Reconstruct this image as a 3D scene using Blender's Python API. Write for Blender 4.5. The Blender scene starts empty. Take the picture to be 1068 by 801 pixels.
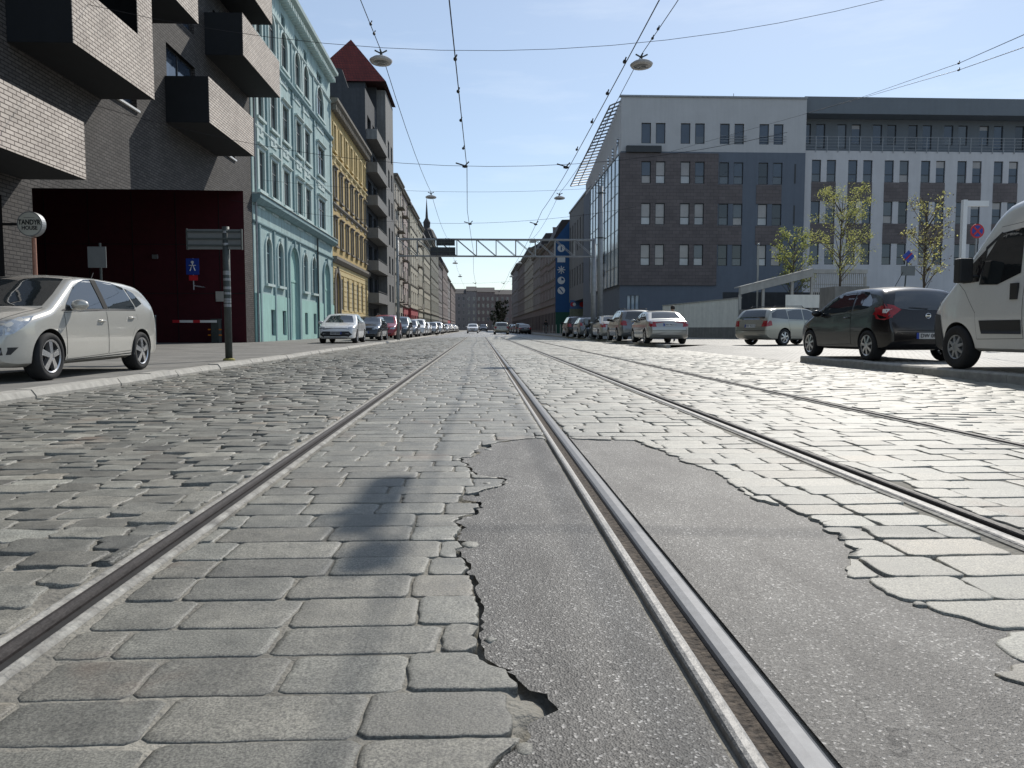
import bpy, bmesh, math, random
import numpy as np
from mathutils import Vector, Matrix
from mathutils.bvhtree import BVHTree
R = math.radians
random.seed(7)
rng = np.random.default_rng(7)
scene = bpy.context.scene
col = scene.collection

# ------------------------------------------------------------------ camera
F, CZ = 802.0, 0.66
yaw, pit = math.atan(34 / F), R(4.1)
cam_d = bpy.data.cameras.new('camera'); cam = bpy.data.objects.new('camera', cam_d); col.objects.link(cam)
cam_d.sensor_width = 36; cam_d.lens = 36 * F / 1068; cam_d.clip_end = 5000; cam_d.clip_start = 0.05
cam.location = (0, 0, CZ); cam.rotation_euler = (math.pi / 2 - pit, 0, -yaw)
scene.camera = cam
f_ = (math.sin(yaw) * math.cos(pit), math.cos(yaw) * math.cos(pit), -math.sin(pit))
r_ = (math.cos(yaw), -math.sin(yaw), 0)
u_ = (r_[1] * f_[2] - r_[2] * f_[1], r_[2] * f_[0] - r_[0] * f_[2], r_[0] * f_[1] - r_[1] * f_[0])
def _ray(a, b):
    x = (a - 534) / F; y = (400.5 - b) / F
    return [f_[i] + x * r_[i] + y * u_[i] for i in range(3)]
def onX(a, b, X):      # survey: photo measurement on a wall plane x = X -> (y, z)
    d = _ray(a, b); t = X / d[0]; return d[1] * t, CZ + d[2] * t
def onY(a, b, Y):      # on a plane y = Y -> (x, z)
    d = _ray(a, b); t = Y / d[1]; return d[0] * t, CZ + d[2] * t

# ------------------------------------------------------------------ world, sun
SUN_AZ, SUN_EL = R(27), R(41)          # azimuth from +Y towards +X
w = bpy.data.worlds.new('World'); scene.world = w; w.use_nodes = True
nt = w.node_tree; nt.nodes.clear()
out = nt.nodes.new('ShaderNodeOutputWorld'); bg = nt.nodes.new('ShaderNodeBackground')
sky = nt.nodes.new('ShaderNodeTexSky'); sky.sky_type = 'NISHITA'; sky.sun_disc = False
sky.sun_elevation = SUN_EL; sky.sun_rotation = SUN_AZ; sky.air_density = 1.0; sky.dust_density = 0.35; sky.ozone_density = 2.2; sky.altitude = 100
bg.inputs['Strength'].default_value = 0.132
tc = nt.nodes.new('ShaderNodeTexCoord')
mp = nt.nodes.new('ShaderNodeMapping'); mp.inputs['Scale'].default_value = (1.2, 1.2, 7)
nz = nt.nodes.new('ShaderNodeTexNoise'); nz.inputs['Scale'].default_value = 2.6; nz.inputs['Detail'].default_value = 8; nz.inputs['Roughness'].default_value = 0.6
cr = nt.nodes.new('ShaderNodeValToRGB'); cr.color_ramp.elements[0].position = 0.53; cr.color_ramp.elements[0].color = (0, 0, 0, 1)
cr.color_ramp.elements[1].position = 0.78; cr.color_ramp.elements[1].color = (0.22, 0.22, 0.22, 1)
mx = nt.nodes.new('ShaderNodeMix'); mx.data_type = 'RGBA'; mx.inputs['B'].default_value = (8.2, 8.7, 9.3, 1)
L = nt.links.new
L(tc.outputs['Generated'], mp.inputs['Vector']); L(mp.outputs[0], nz.inputs['Vector']); L(nz.outputs['Fac'], cr.inputs['Fac'])
L(cr.outputs['Color'], mx.inputs['Factor']); hz = nt.nodes.new('ShaderNodeMix'); hz.data_type = 'RGBA'; hz.inputs['Factor'].default_value = .36; hz.inputs['B'].default_value = (4.6, 5.3, 6.0, 1)
L(sky.outputs[0], hz.inputs['A']); L(hz.outputs['Result'], mx.inputs['A']); L(mx.outputs['Result'], bg.inputs['Color']); L(bg.outputs[0], out.inputs[0])
sd = bpy.data.lights.new('sun', 'SUN'); so = bpy.data.objects.new('sun', sd); col.objects.link(so)
sd.energy = 4.2; sd.angle = R(0.53); sd.color = (1.0, 0.95, 0.87)
so.rotation_euler = (math.pi / 2 - SUN_EL, 0, math.pi - SUN_AZ); so.location = (20, 30, 60)
so.rotation_euler = Vector((math.sin(SUN_AZ) * math.cos(SUN_EL), math.cos(SUN_AZ) * math.cos(SUN_EL), math.sin(SUN_EL))).to_track_quat('Z', 'Y').to_euler()
scene.view_settings.view_transform = 'Standard'; scene.view_settings.look = 'None'; scene.view_settings.exposure = 0
scene.cycles.max_bounces = 6

# ------------------------------------------------------------------ materials
def mat(name, c, rough=0.7, metal=0.0, var=0.12, scale=3.0, bump=0.0, bscale=40.0, spec=0.5, streak=0.0, coat=0.0, c2=None, bdist=0.01):
    m = bpy.data.materials.new(name); m.use_nodes = True
    n = m.node_tree; b = n.nodes['Principled BSDF']; K = n.links.new
    b.inputs['Roughness'].default_value = rough; b.inputs['Metallic'].default_value = metal
    b.inputs['Specular IOR Level'].default_value = spec; b.inputs['Coat Weight'].default_value = coat
    b.inputs['Coat Roughness'].default_value = 0.04
    if var <= 0 and bump <= 0:
        b.inputs['Base Color'].default_value = (*c, 1); return m
    g = n.nodes.new('ShaderNodeNewGeometry')
    t = n.nodes.new('ShaderNodeTexNoise'); t.inputs['Scale'].default_value = scale; t.inputs['Detail'].default_value = 8; t.inputs['Roughness'].default_value = 0.62
    K(g.outputs['Position'], t.inputs['Vector'])
    r = n.nodes.new('ShaderNodeValToRGB'); r.color_ramp.elements[0].position = 0.3; r.color_ramp.elements[1].position = 0.7
    ca = c2 or tuple(x * (1 - var) for x in c); cb = tuple(min(1, x * (1 + var)) for x in c)
    r.color_ramp.elements[0].color = (*ca, 1); r.color_ramp.elements[1].color = (*cb, 1)
    K(t.outputs['Fac'], r.inputs['Fac']); src = r.outputs['Color']
    if streak > 0:
        ma = n.nodes.new('ShaderNodeMapping'); ma.inputs['Scale'].default_value = (2.5, 2.5, 0.16)
        t2 = n.nodes.new('ShaderNodeTexNoise'); t2.inputs['Scale'].default_value = 1.6; t2.inputs['Detail'].default_value = 6
        K(g.outputs['Position'], ma.inputs['Vector']); K(ma.outputs[0], t2.inputs['Vector'])
        r2 = n.nodes.new('ShaderNodeValToRGB'); r2.color_ramp.elements[0].position = 0.35; r2.color_ramp.elements[1].position = 0.62
        r2.color_ramp.elements[0].color = (1 - streak,) * 3 + (1,); r2.color_ramp.elements[1].color = (1, 1, 1, 1)
        K(t2.outputs['Fac'], r2.inputs['Fac'])
        mm = n.nodes.new('ShaderNodeMix'); mm.data_type = 'RGBA'; mm.blend_type = 'MULTIPLY'; mm.inputs['Factor'].default_value = 1
        K(src, mm.inputs['A']); K(r2.outputs['Color'], mm.inputs['B']); src = mm.outputs['Result']
    K(src, b.inputs['Base Color'])
    if bump > 0:
        t3 = n.nodes.new('ShaderNodeTexNoise'); t3.inputs['Scale'].default_value = bscale; t3.inputs['Detail'].default_value = 6
        K(g.outputs['Position'], t3.inputs['Vector'])
        bp = n.nodes.new('ShaderNodeBump'); bp.inputs['Strength'].default_value = bump; bp.inputs['Distance'].default_value = bdist
        K(t3.outputs['Fac'], bp.inputs['Height']); K(bp.outputs[0], b.inputs['Normal'])
    return m

def brick_mat(name, c1, c2, mortar, bw, bh, ms, rough=0.8, bump=0.6, horiz=False, var=0.25, spec=0.4, offset=0.5):
    m = bpy.data.materials.new(name); m.use_nodes = True
    n = m.node_tree; b = n.nodes['Principled BSDF']; K = n.links.new
    g = n.nodes.new('ShaderNodeNewGeometry'); s = n.nodes.new('ShaderNodeSeparateXYZ'); K(g.outputs['Position'], s.inputs[0])
    cx = n.nodes.new('ShaderNodeCombineXYZ')
    if horiz:
        K(s.outputs['X'], cx.inputs['X']); K(s.outputs['Y'], cx.inputs['Y'])
    else:
        ad = n.nodes.new('ShaderNodeMath'); K(s.outputs['X'], ad.inputs[0]); K(s.outputs['Y'], ad.inputs[1])
        K(ad.outputs[0], cx.inputs['X']); K(s.outputs['Z'], cx.inputs['Y'])
    t = n.nodes.new('ShaderNodeTexBrick'); t.offset = offset
    for k, v in (('Color1', (*c1, 1)), ('Color2', (*c2, 1)), ('Mortar', (*mortar, 1)), ('Scale', 1.0), ('Mortar Size', ms), ('Mortar Smooth', 0.15), ('Bias', 0.0), ('Brick Width', bw), ('Row Height', bh)):
        t.inputs[k].default_value = v
    K(cx.outputs[0], t.inputs['Vector'])
    nz = n.nodes.new('ShaderNodeTexNoise'); nz.inputs['Scale'].default_value = 0.9; nz.inputs['Detail'].default_value = 8
    K(g.outputs['Position'], nz.inputs['Vector'])
    r = n.nodes.new('ShaderNodeValToRGB'); r.color_ramp.elements[0].position = .3; r.color_ramp.elements[1].position = .7
    r.color_ramp.elements[0].color = (1 - var,) * 3 + (1,); r.color_ramp.elements[1].color = (1, 1, 1, 1)
    K(nz.outputs['Fac'], r.inputs['Fac'])
    mm = n.nodes.new('ShaderNodeMix'); mm.data_type = 'RGBA'; mm.blend_type = 'MULTIPLY'; mm.inputs['Factor'].default_value = 1
    K(t.outputs['Color'], mm.inputs['A']); K(r.outputs['Color'], mm.inputs['B']); K(mm.outputs['Result'], b.inputs['Base Color'])
    bp = n.nodes.new('ShaderNodeBump'); bp.inputs['Strength'].default_value = bump; bp.inputs['Distance'].default_value = 0.01; bp.invert = True
    K(t.outputs['Fac'], bp.inputs['Height']); K(bp.outputs[0], b.inputs['Normal'])
    b.inputs['Roughness'].default_value = rough; b.inputs['Specular IOR Level'].default_value = spec
    return m

def glass(name, c, rough=0.04, var=0.3):
    m = mat(name, c, rough, 0, var, 0.35, 0.12, 0.8, spec=1.0, bdist=0.03); m.node_tree.nodes['Principled BSDF'].inputs['IOR'].default_value = 1.45
    return m

M = {}
M['brick_dark'] = brick_mat('dark clinker brick', (.066, .06, .057), (.105, .096, .09), (.016, .015, .015), .30, .10, .013, spec=.35)
M['brick_pale'] = brick_mat('pale clinker brick', (.62, .54, .47), (.76, .67, .585), (.12, .095, .08), .30, .10, .0125, spec=.35)
M['soffit'] = mat('shade-dark render', (.008, .010, .013), .8, var=.2)  # near-black colour carries the shade of the balcony sides and undersides
M['redwall'] = mat('oxblood render', (.048, .002, .007), .9, var=.15)
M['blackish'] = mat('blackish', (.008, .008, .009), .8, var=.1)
M['teal'] = mat('teal plaster', (.37, .50, .495), .9, var=.13, scale=1.2, streak=.22, bump=.25, bscale=15)
M['teal_light'] = mat('light teal plaster', (.50, .60, .585), .9, var=.07, scale=1.5, streak=.10, bump=.2, bscale=15)
M['teal_dark'] = mat('teal trim', (.22, .33, .35), .85, var=.12, streak=.15)
M['teal_base'] = mat('mint plinth', (.34, .56, .51), .9, var=.09, scale=1.0, streak=.1)
M['yellow'] = mat('ochre plaster', (.52, .38, .16), .9, var=.12, scale=1.1, streak=.2, bump=.2, bscale=15)
M['yellow_pale'] = mat('pale ochre plaster', (.62, .5, .26), .9, var=.1, streak=.12)
M['greytrim'] = mat('grey stone trim', (.22, .20, .17), .9, var=.2, streak=.25)
M['grey_render'] = mat('grey render', (.19, .19, .185), .9, var=.12, streak=.2)
M['dgrey'] = mat('charcoal render', (.055, .06, .068), .9, var=.12, streak=.15)
M['redtile'] = brick_mat('red roof tiles', (.14, .02, .018), (.19, .03, .022), (.04, .01, .01), .3, .35, .03)
M['tan'] = mat('tan plaster', (.36, .33, .28), .9, var=.12, streak=.25)
M['cream'] = mat('cream plaster', (.46, .43, .34), .9, var=.12, streak=.25)
M['pinkish'] = mat('light pinkish plaster', (.44, .36, .33), .9, var=.12, streak=.25)
M['redshop'] = mat('red shopfront', (.36, .06, .07), .8, var=.15)
M['olive'] = mat('olive grey plaster', (.23, .23, .19), .9, var=.15, streak=.25)
M['brown'] = mat('brown plaster', (.19, .15, .14), .9, var=.15, streak=.25)
M['farbrown'] = mat('haze-lightened grey brown plaster', (.23, .21, .205), .9, var=.15, streak=.3)  # distance haze is put into this colour by lightening it
M['roofdark'] = mat('dark roof', (.05, .045, .045), .8, var=.2)
M['A_light'] = mat('light concrete render', (.48, .475, .475), .85, var=.05, scale=.8, streak=.05)
M['A_slate'] = mat('slate blue render', (.125, .145, .178), .8, var=.06, scale=.8, streak=.06)
M['A_brown'] = brick_mat('brown slate cladding', (.118, .097, .097), (.148, .122, .12), (.065, .055, .055), .6, .3, .012, rough=.5, bump=.3)
M['A_grey'] = mat('steel grey render', (.15, .17, .19), .8, var=.05, scale=.8, streak=.05)
M['B_white'] = mat('white render', (.55, .54, .545), .85, var=.05, scale=.8, streak=.06)
M['curtain'] = glass('curtain wall glass', (.34, .42, .50), .06, .25)
M['g_blue'] = glass('window glass blue', (.035, .05, .075)); M['g_dark'] = glass('window glass dark', (.012, .015, .018))
M['g_pale'] = glass('window glass with pale blinds', (.30, .27, .25), .15); M['g_white'] = glass('window glass pale reflection', (.42, .42, .42), .15); M['g_mid'] = glass('window glass grey', (.07, .08, .09))
M['frame'] = mat('anthracite frame', (.03, .033, .037), .5, var=.1)
M['framew'] = mat('white frame', (.5, .5, .48), .5, var=.1)
M['steel'] = mat('galvanised steel', (.30, .31, .32), .55, .6, var=.15, scale=6)
M['darksteel'] = mat('dark painted steel', (.055, .065, .062), .6, .2, var=.2, scale=10, bump=.2)
M['wire'] = mat('wire', (.03, .03, .032), .5, .6, var=0)
M['concrete'] = mat('pale concrete', (.42, .41, .38), .9, var=.1, streak=.12, bump=.2)
M['whitewall'] = mat('white wall', (.86, .84, .76), .85, var=.06, streak=.1)
M['plinth'] = mat('grey plinth', (.22, .215, .2), .9, var=.15, streak=.2)
M['blue'] = mat('banner blue', (.018, .09, .24), .7, var=.1); M['bgreen'] = mat('banner green', (.015, .09, .06), .7, var=.15)
M['white'] = mat('white paint', (.75, .75, .74), .5, var=.03); M['signblue'] = mat('sign blue', (.015, .05, .32), .45, var=.05)
M['signred'] = mat('sign red', (.5, .02, .03), .45, var=.05); M['signgrey'] = mat('sign back grey', (.16, .17, .17), .6, .3, var=.1)
M['black'] = mat('black paint', (.012, .012, .013), .5, var=.1)
M['rust'] = mat('rusty orange paint', (.40, .20, .14), .8, var=.25, scale=12)
M['cream_sign'] = mat('sign cream', (.55, .54, .48), .6, var=.05)
M['bark'] = mat('bark', (.09, .07, .05), .9, var=.3, scale=25, bump=.5)
M['tyre'] = mat('tyre rubber', (.016, .016, .017), .85, var=.2, scale=20)
M['rim'] = mat('alloy', (.55, .55, .56), .28, .85, var=.05); M['rimdark'] = mat('wheel dark', (.02, .02, .02), .7, var=0)
M['cglass'] = glass('car glass', (.016, .02, .022), .02, .2)
M['cglass'].node_tree.nodes['Principled BSDF'].inputs['IOR'].default_value = 1.6
M['trim'] = mat('black plastic', (.018, .018, .019), .6, var=.1); M['lamp'] = mat('headlamp', (.42, .44, .46), .08, .5, var=.35, scale=14)
M['tail'] = mat('tail lamp', (.30, .012, .018), .15, var=.3, scale=14, coat=.6); M['amber'] = mat('amber', (.6, .2, .02), .2, var=0)
M['plate'] = mat('plate', (.62, .62, .6), .5, var=.03); M['chrome'] = mat('chrome', (.7, .7, .7), .12, 1, var=0)
M['gap'] = mat('panel gap', (.02, .02, .02), .9, var=0)
def paint(name, c, metal=.25, rough=.3): return mat(name, c, rough, metal, var=.03, scale=30, coat=1.0)
P = dict(silver=paint('pearl silver paint', (.50, .485, .44)), white=paint('white paint car', (.72, .72, .71), 0), black=mat('black paint car', (.006, .005, .006), .25, 0, var=0.01, scale=30, coat=.35),
         red=paint('red paint car', (.28, .012, .02)), dark=paint('dark blue paint', (.02, .028, .035)), grey=paint('grey paint', (.16, .17, .18), .5),
         silver2=paint('silver grey paint', (.36, .36, .345), .5), beige=paint('champagne paint', (.36, .35, .30), .5), van=paint('van white', (.66, .66, .64), 0))

# ------------------------------------------------------------------ mesh builder
class MB:
    def __init__(s): s.v = []; s.f = []; s.m = []; s.mi = 0
    def add(s, vs, fs):
        o = len(s.v); s.v += [tuple(p) for p in vs]
        for q in fs: s.f.append(tuple(o + i for i in q)); s.m.append(s.mi)
    def quad(s, a, b, c, d): s.add([a, b, c, d], [(0, 1, 2, 3)])
    def box(s, x0, x1, y0, y1, z0, z1):
        s.add([(x0, y0, z0), (x1, y0, z0), (x1, y1, z0), (x0, y1, z0), (x0, y0, z1), (x1, y0, z1), (x1, y1, z1), (x0, y1, z1)],
              [(3, 2, 1, 0), (4, 5, 6, 7), (0, 1, 5, 4), (1, 2, 6, 5), (2, 3, 7, 6), (3, 0, 4, 7)])
    def prism(s, poly, axis, a, b):           # poly in the two other axes, extruded a..b along axis
        def pt(p, t): return {'x': (t, p[0], p[1]), 'y': (p[0], t, p[1]), 'z': (p[0], p[1], t)}[axis]
        n = len(poly); vs = [pt(p, a) for p in poly] + [pt(p, b) for p in poly]
        s.add(vs, [tuple(range(n))[::-1], tuple(range(n, 2 * n))] + [(i, (i + 1) % n, n + (i + 1) % n, n + i) for i in range(n)])
    def tube(s, pts, r, n=8, cap=True):
        pts = [Vector(p) for p in pts]; rr = r if isinstance(r, (list, tuple)) else [r] * len(pts); vs = []; fs = []
        for i, p in enumerate(pts):
            d = (pts[min(i + 1, len(pts) - 1)] - pts[max(i - 1, 0)]).normalized()
            a = Vector((0, 0, 1)) if abs(d.z) < .9 else Vector((1, 0, 0)); e1 = d.cross(a).normalized(); e2 = d.cross(e1)
            for k in range(n):
                t = 2 * math.pi * k / n; vs.append(p + (e1 * math.cos(t) + e2 * math.sin(t)) * rr[i])
        for i in range(len(pts) - 1):
            for k in range(n): fs.append((i * n + k, i * n + (k + 1) % n, (i + 1) * n + (k + 1) % n, (i + 1) * n + k))
        if cap: fs.append(tuple(range(n))[::-1]); fs.append(tuple((len(pts) - 1) * n + k for k in range(n)))
        s.add(vs, fs)
    def lathe(s, prof, c, axis='y', n=24):     # prof [(offset along axis, radius)]
        vs = []; fs = []
        for (h, r) in prof:
            for k in range(n):
                t = 2 * math.pi * k / n; a, b = r * math.cos(t), r * math.sin(t)
                vs.append({'y': (c[0] + a, c[1] + h, c[2] + b), 'x': (c[0] + h, c[1] + a, c[2] + b), 'z': (c[0] + a, c[1] + b, c[2] + h)}[axis])
        for i in range(len(prof) - 1):
            for k in range(n): fs.append((i * n + k, i * n + (k + 1) % n, (i + 1) * n + (k + 1) % n, (i + 1) * n + k))
        s.add(vs, fs)
    def build(s, name, mats, parent=None, smooth=False, norm=True):
        me = bpy.data.meshes.new(name); me.from_pydata(s.v, [], s.f)
        for m in (mats if isinstance(mats, (list, tuple)) else [mats]): me.materials.append(m)
        me.polygons.foreach_set('material_index', s.m)
        if smooth: me.polygons.foreach_set('use_smooth', [True] * len(s.f))
        me.update()
        if norm:
            bm = bmesh.new(); bm.from_mesh(me); bmesh.ops.recalc_face_normals(bm, faces=bm.faces); bm.to_mesh(me); bm.free()
        o = bpy.data.objects.new(name, me); col.objects.link(o)
        if parent: o.parent = parent
        return o

def thing(name, label, cat, loc=(0, 0, 0), rz=0, group=None):
    o = bpy.data.objects.new(name, None); col.objects.link(o); o.location = loc; o.rotation_euler = (0, 0, rz); o.empty_display_size = .2
    return tag(o, label, cat, group)
def tag(o, label, cat, group=None):
    o['label'] = label; o['category'] = cat
    if group: o['group'] = group
    return o
def struct(o): o['kind'] = 'structure'; return o
def inst(src, parent, loc, rz=0):
    o = src.copy(); col.objects.link(o); o.parent = parent; o.location = loc; o.rotation_euler = (0, 0, rz)
    for ch in src.children:
        c = ch.copy(); col.objects.link(c); c.parent = o
    return o
def copy_tree(o, parent=None):
    c = o.copy(); col.objects.link(c); c.parent = parent
    for ch in list(o.children): copy_tree(ch, c)
    return c
def text_mesh(s, size, name, m, parent, loc, rot, extrude=0.004, bold=0.0, sx=1.0):
    cu = bpy.data.curves.new(name, 'FONT'); cu.body = s; cu.size = size; cu.extrude = extrude; cu.offset = bold
    cu.align_x = 'CENTER'; cu.align_y = 'CENTER'
    t = bpy.data.objects.new(name, cu); col.objects.link(t)
    me = bpy.data.meshes.new_from_object(t.evaluated_get(bpy.context.evaluated_depsgraph_get())); bpy.data.objects.remove(t)
    me.materials.clear(); me.materials.append(m); me.name = name
    o = bpy.data.objects.new(name, me); col.objects.link(o); o.parent = parent; o.location = loc; o.rotation_euler = rot; o.scale = (sx, 1, 1)
    return o

# ================================================================== GROUND
def zr(x):
    return np.interp(x, [-5.0, -2.6, -1.1, 3.2, 5.2, 7.5], [-.12, -.045, 0, 0, -.04, -.115])
gm = mat('far ground', (.2, .195, .18), .9, var=.2, scale=.6)
b = MB(); b.quad((-1500, -600, -.30), (1500, -600, -.30), (1500, 3000, -.30), (-1500, 3000, -.30)); struct(b.build('ground', gm))

# mortar bed under the setts
def bed_mat():
    m = mat('mortar bed', (.25, .235, .20), .95, var=.4, scale=3, bump=.8, bscale=70, c2=(.10, .095, .083), bdist=.012); return m
xs = [-4.97, -3.8, -2.6, -1.8, -1.1, 0, 1, 2, 3.2, 4.2, 5.2, 6.4, 7.47]; n = len(xs)
road_far = brick_mat('far sett paving', (.17, .165, .155), (.23, .225, .215), (.10, .095, .085), .27, .17, .016, rough=.5, bump=.9, horiz=True, var=.3, spec=.7)
b = MB(); ys = [62, 120, 200, 384]
vs = [(x, y, zr(x)) for y in ys for x in xs]
b.add(vs, [(j * n + i, j * n + i + 1, (j + 1) * n + i + 1, (j + 1) * n + i) for j in range(len(ys) - 1) for i in range(n - 1)])
struct(b.build('road', road_far))

# ---- asphalt patch outline (metres)
PATCH = [(0.02, .3), (.06, 1.0), (.02, 1.12), (.12, 1.27), (.07, 1.42), (.0, 1.5), (-.01, 1.72), (-.02, 2.0), (-.07, 2.3), (-.09, 2.5), (-.03, 2.7), (-.05, 3.0), (.10, 3.22), (.12, 3.32), (-.02, 3.45),
         (-.1, 3.84), (-.03, 4.1), (.1, 4.45), (.3, 4.6), (.62, 4.55), (.92, 4.5), (1.0, 4.0), (1.08, 3.5), (1.08, 3.0), (1.16, 2.55), (1.14, 2.25), (1.0, 1.98), (1.01, 1.85), (1.12, 1.62), (1.0, 1.4), (.98, 1.2), (1.1, .9), (1.2, .3)]
_r = random.Random(19); _D = []
for i in range(len(PATCH)):
    a, c = PATCH[i], PATCH[(i + 1) % len(PATCH)]; nn = max(1, int(math.hypot(c[0] - a[0], c[1] - a[1]) / .022))
    if a[1] < .35 and c[1] < .35: nn = 3
    for q in range(nn): f = q / nn; _D.append((a[0] + (c[0] - a[0]) * f, a[1] + (c[1] - a[1]) * f))
_o = [(0, 0)] * len(_D); k = 0
while k < len(_D):          # ragged steps: runs of a shared offset plus fine crumble
    run = _r.randint(2, 5); off = (_r.gauss(0, .014), _r.gauss(0, .010))
    for q in range(k, min(len(_D), k + run)): _o[q] = (off[0] + _r.gauss(0, .003), off[1] + _r.gauss(0, .003))
    k += run
PATCH = [(p[0] + q[0], p[1] + q[1]) for p, q in zip(_D, _o)]
PX = np.array(PATCH)
def in_patch(x, y, grow=0.0):
    x = np.asarray(x, float); y = np.asarray(y, float); res = np.zeros(x.shape, bool); j = len(PATCH) - 1
    for i in range(len(PATCH)):
        xi, yi = PATCH[i]; xj, yj = PATCH[j]
        c = ((yi > y) != (yj > y)) & (x < (xj - xi) * (y - yi) / (yj - yi + 1e-12) + xi); res ^= c; j = i
    return res
def patch_near(x, y):       # nearest boundary point
    best = None
    for i in range(len(PATCH)):
        ax, ay = PATCH[i]; bx, by = PATCH[(i + 1) % len(PATCH)]; dx, dy = bx - ax, by - ay
        t = max(0, min(1, ((x - ax) * dx + (y - ay) * dy) / (dx * dx + dy * dy))); qx, qy = ax + t * dx, ay + t * dy
        d = (qx - x) ** 2 + (qy - y) ** 2
        if best is None or d < best[0]: best = (d, qx, qy)
    return best[1], best[2], math.sqrt(best[0])

# ---- mortar bed with slots for the rails and a trench along the broken patch edge
EDGE = np.array([p for p in PATCH if p[0] < .35 and .9 < p[1] < 4.75])
bed_m = bed_mat()
def bed_sheet(xa, xb, ysb, nx, name, dz=0.0):
    X = np.linspace(xa, xb, nx); XX, YY = np.meshgrid(X, ysb); Z = zr(XX) - .0056 - dz + .0008 * np.sin(XX * 37 + YY * 5) * np.sin(YY * 29)
    if len(ysb) > 60:
        d = np.full(XX.shape, 9.)
        for e in EDGE: d = np.minimum(d, np.hypot(XX - e[0], YY - e[1]))
        Z -= .018 * np.clip(1 - d / .034, 0, 1); Z[in_patch(XX, YY)] -= .012
    v = np.stack([XX, YY, Z], -1).reshape(-1, 3); nx_, ny_ = nx, len(ysb)
    f = [(j * nx_ + i, j * nx_ + i + 1, (j + 1) * nx_ + i + 1, (j + 1) * nx_ + i) for j in range(ny_ - 1) for i in range(nx_ - 1)]
    b = MB(); b.v = [tuple(p) for p in v]; b.f = f; b.m = [0] * len(f); struct(b.build(name, bed_m, smooth=True, norm=False))
YB = [-8, 0, 2, 4, 8, 16, 32, 62]
bed_sheet(-4.97, -1.031, YB, 8, 'road_bed', .004); bed_sheet(.539, 1.636, YB, 3, 'road_bed', .005); bed_sheet(1.769, 3.006, YB, 3, 'road_bed'); bed_sheet(3.139, 7.47, YB, 8, 'road_bed', .003)
bed_sheet(-.896, -.25, YB, 3, 'road_bed'); bed_sheet(-.25, .406, [-8, 0, .9], 3, 'road_bed'); bed_sheet(-.25, .406, list(np.arange(.9, 4.8, .0125)) + [4.8], 56, 'road_bed'); bed_sheet(-.25, .406, [4.8, 8, 16, 32, 62], 3, 'road_bed')

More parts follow.
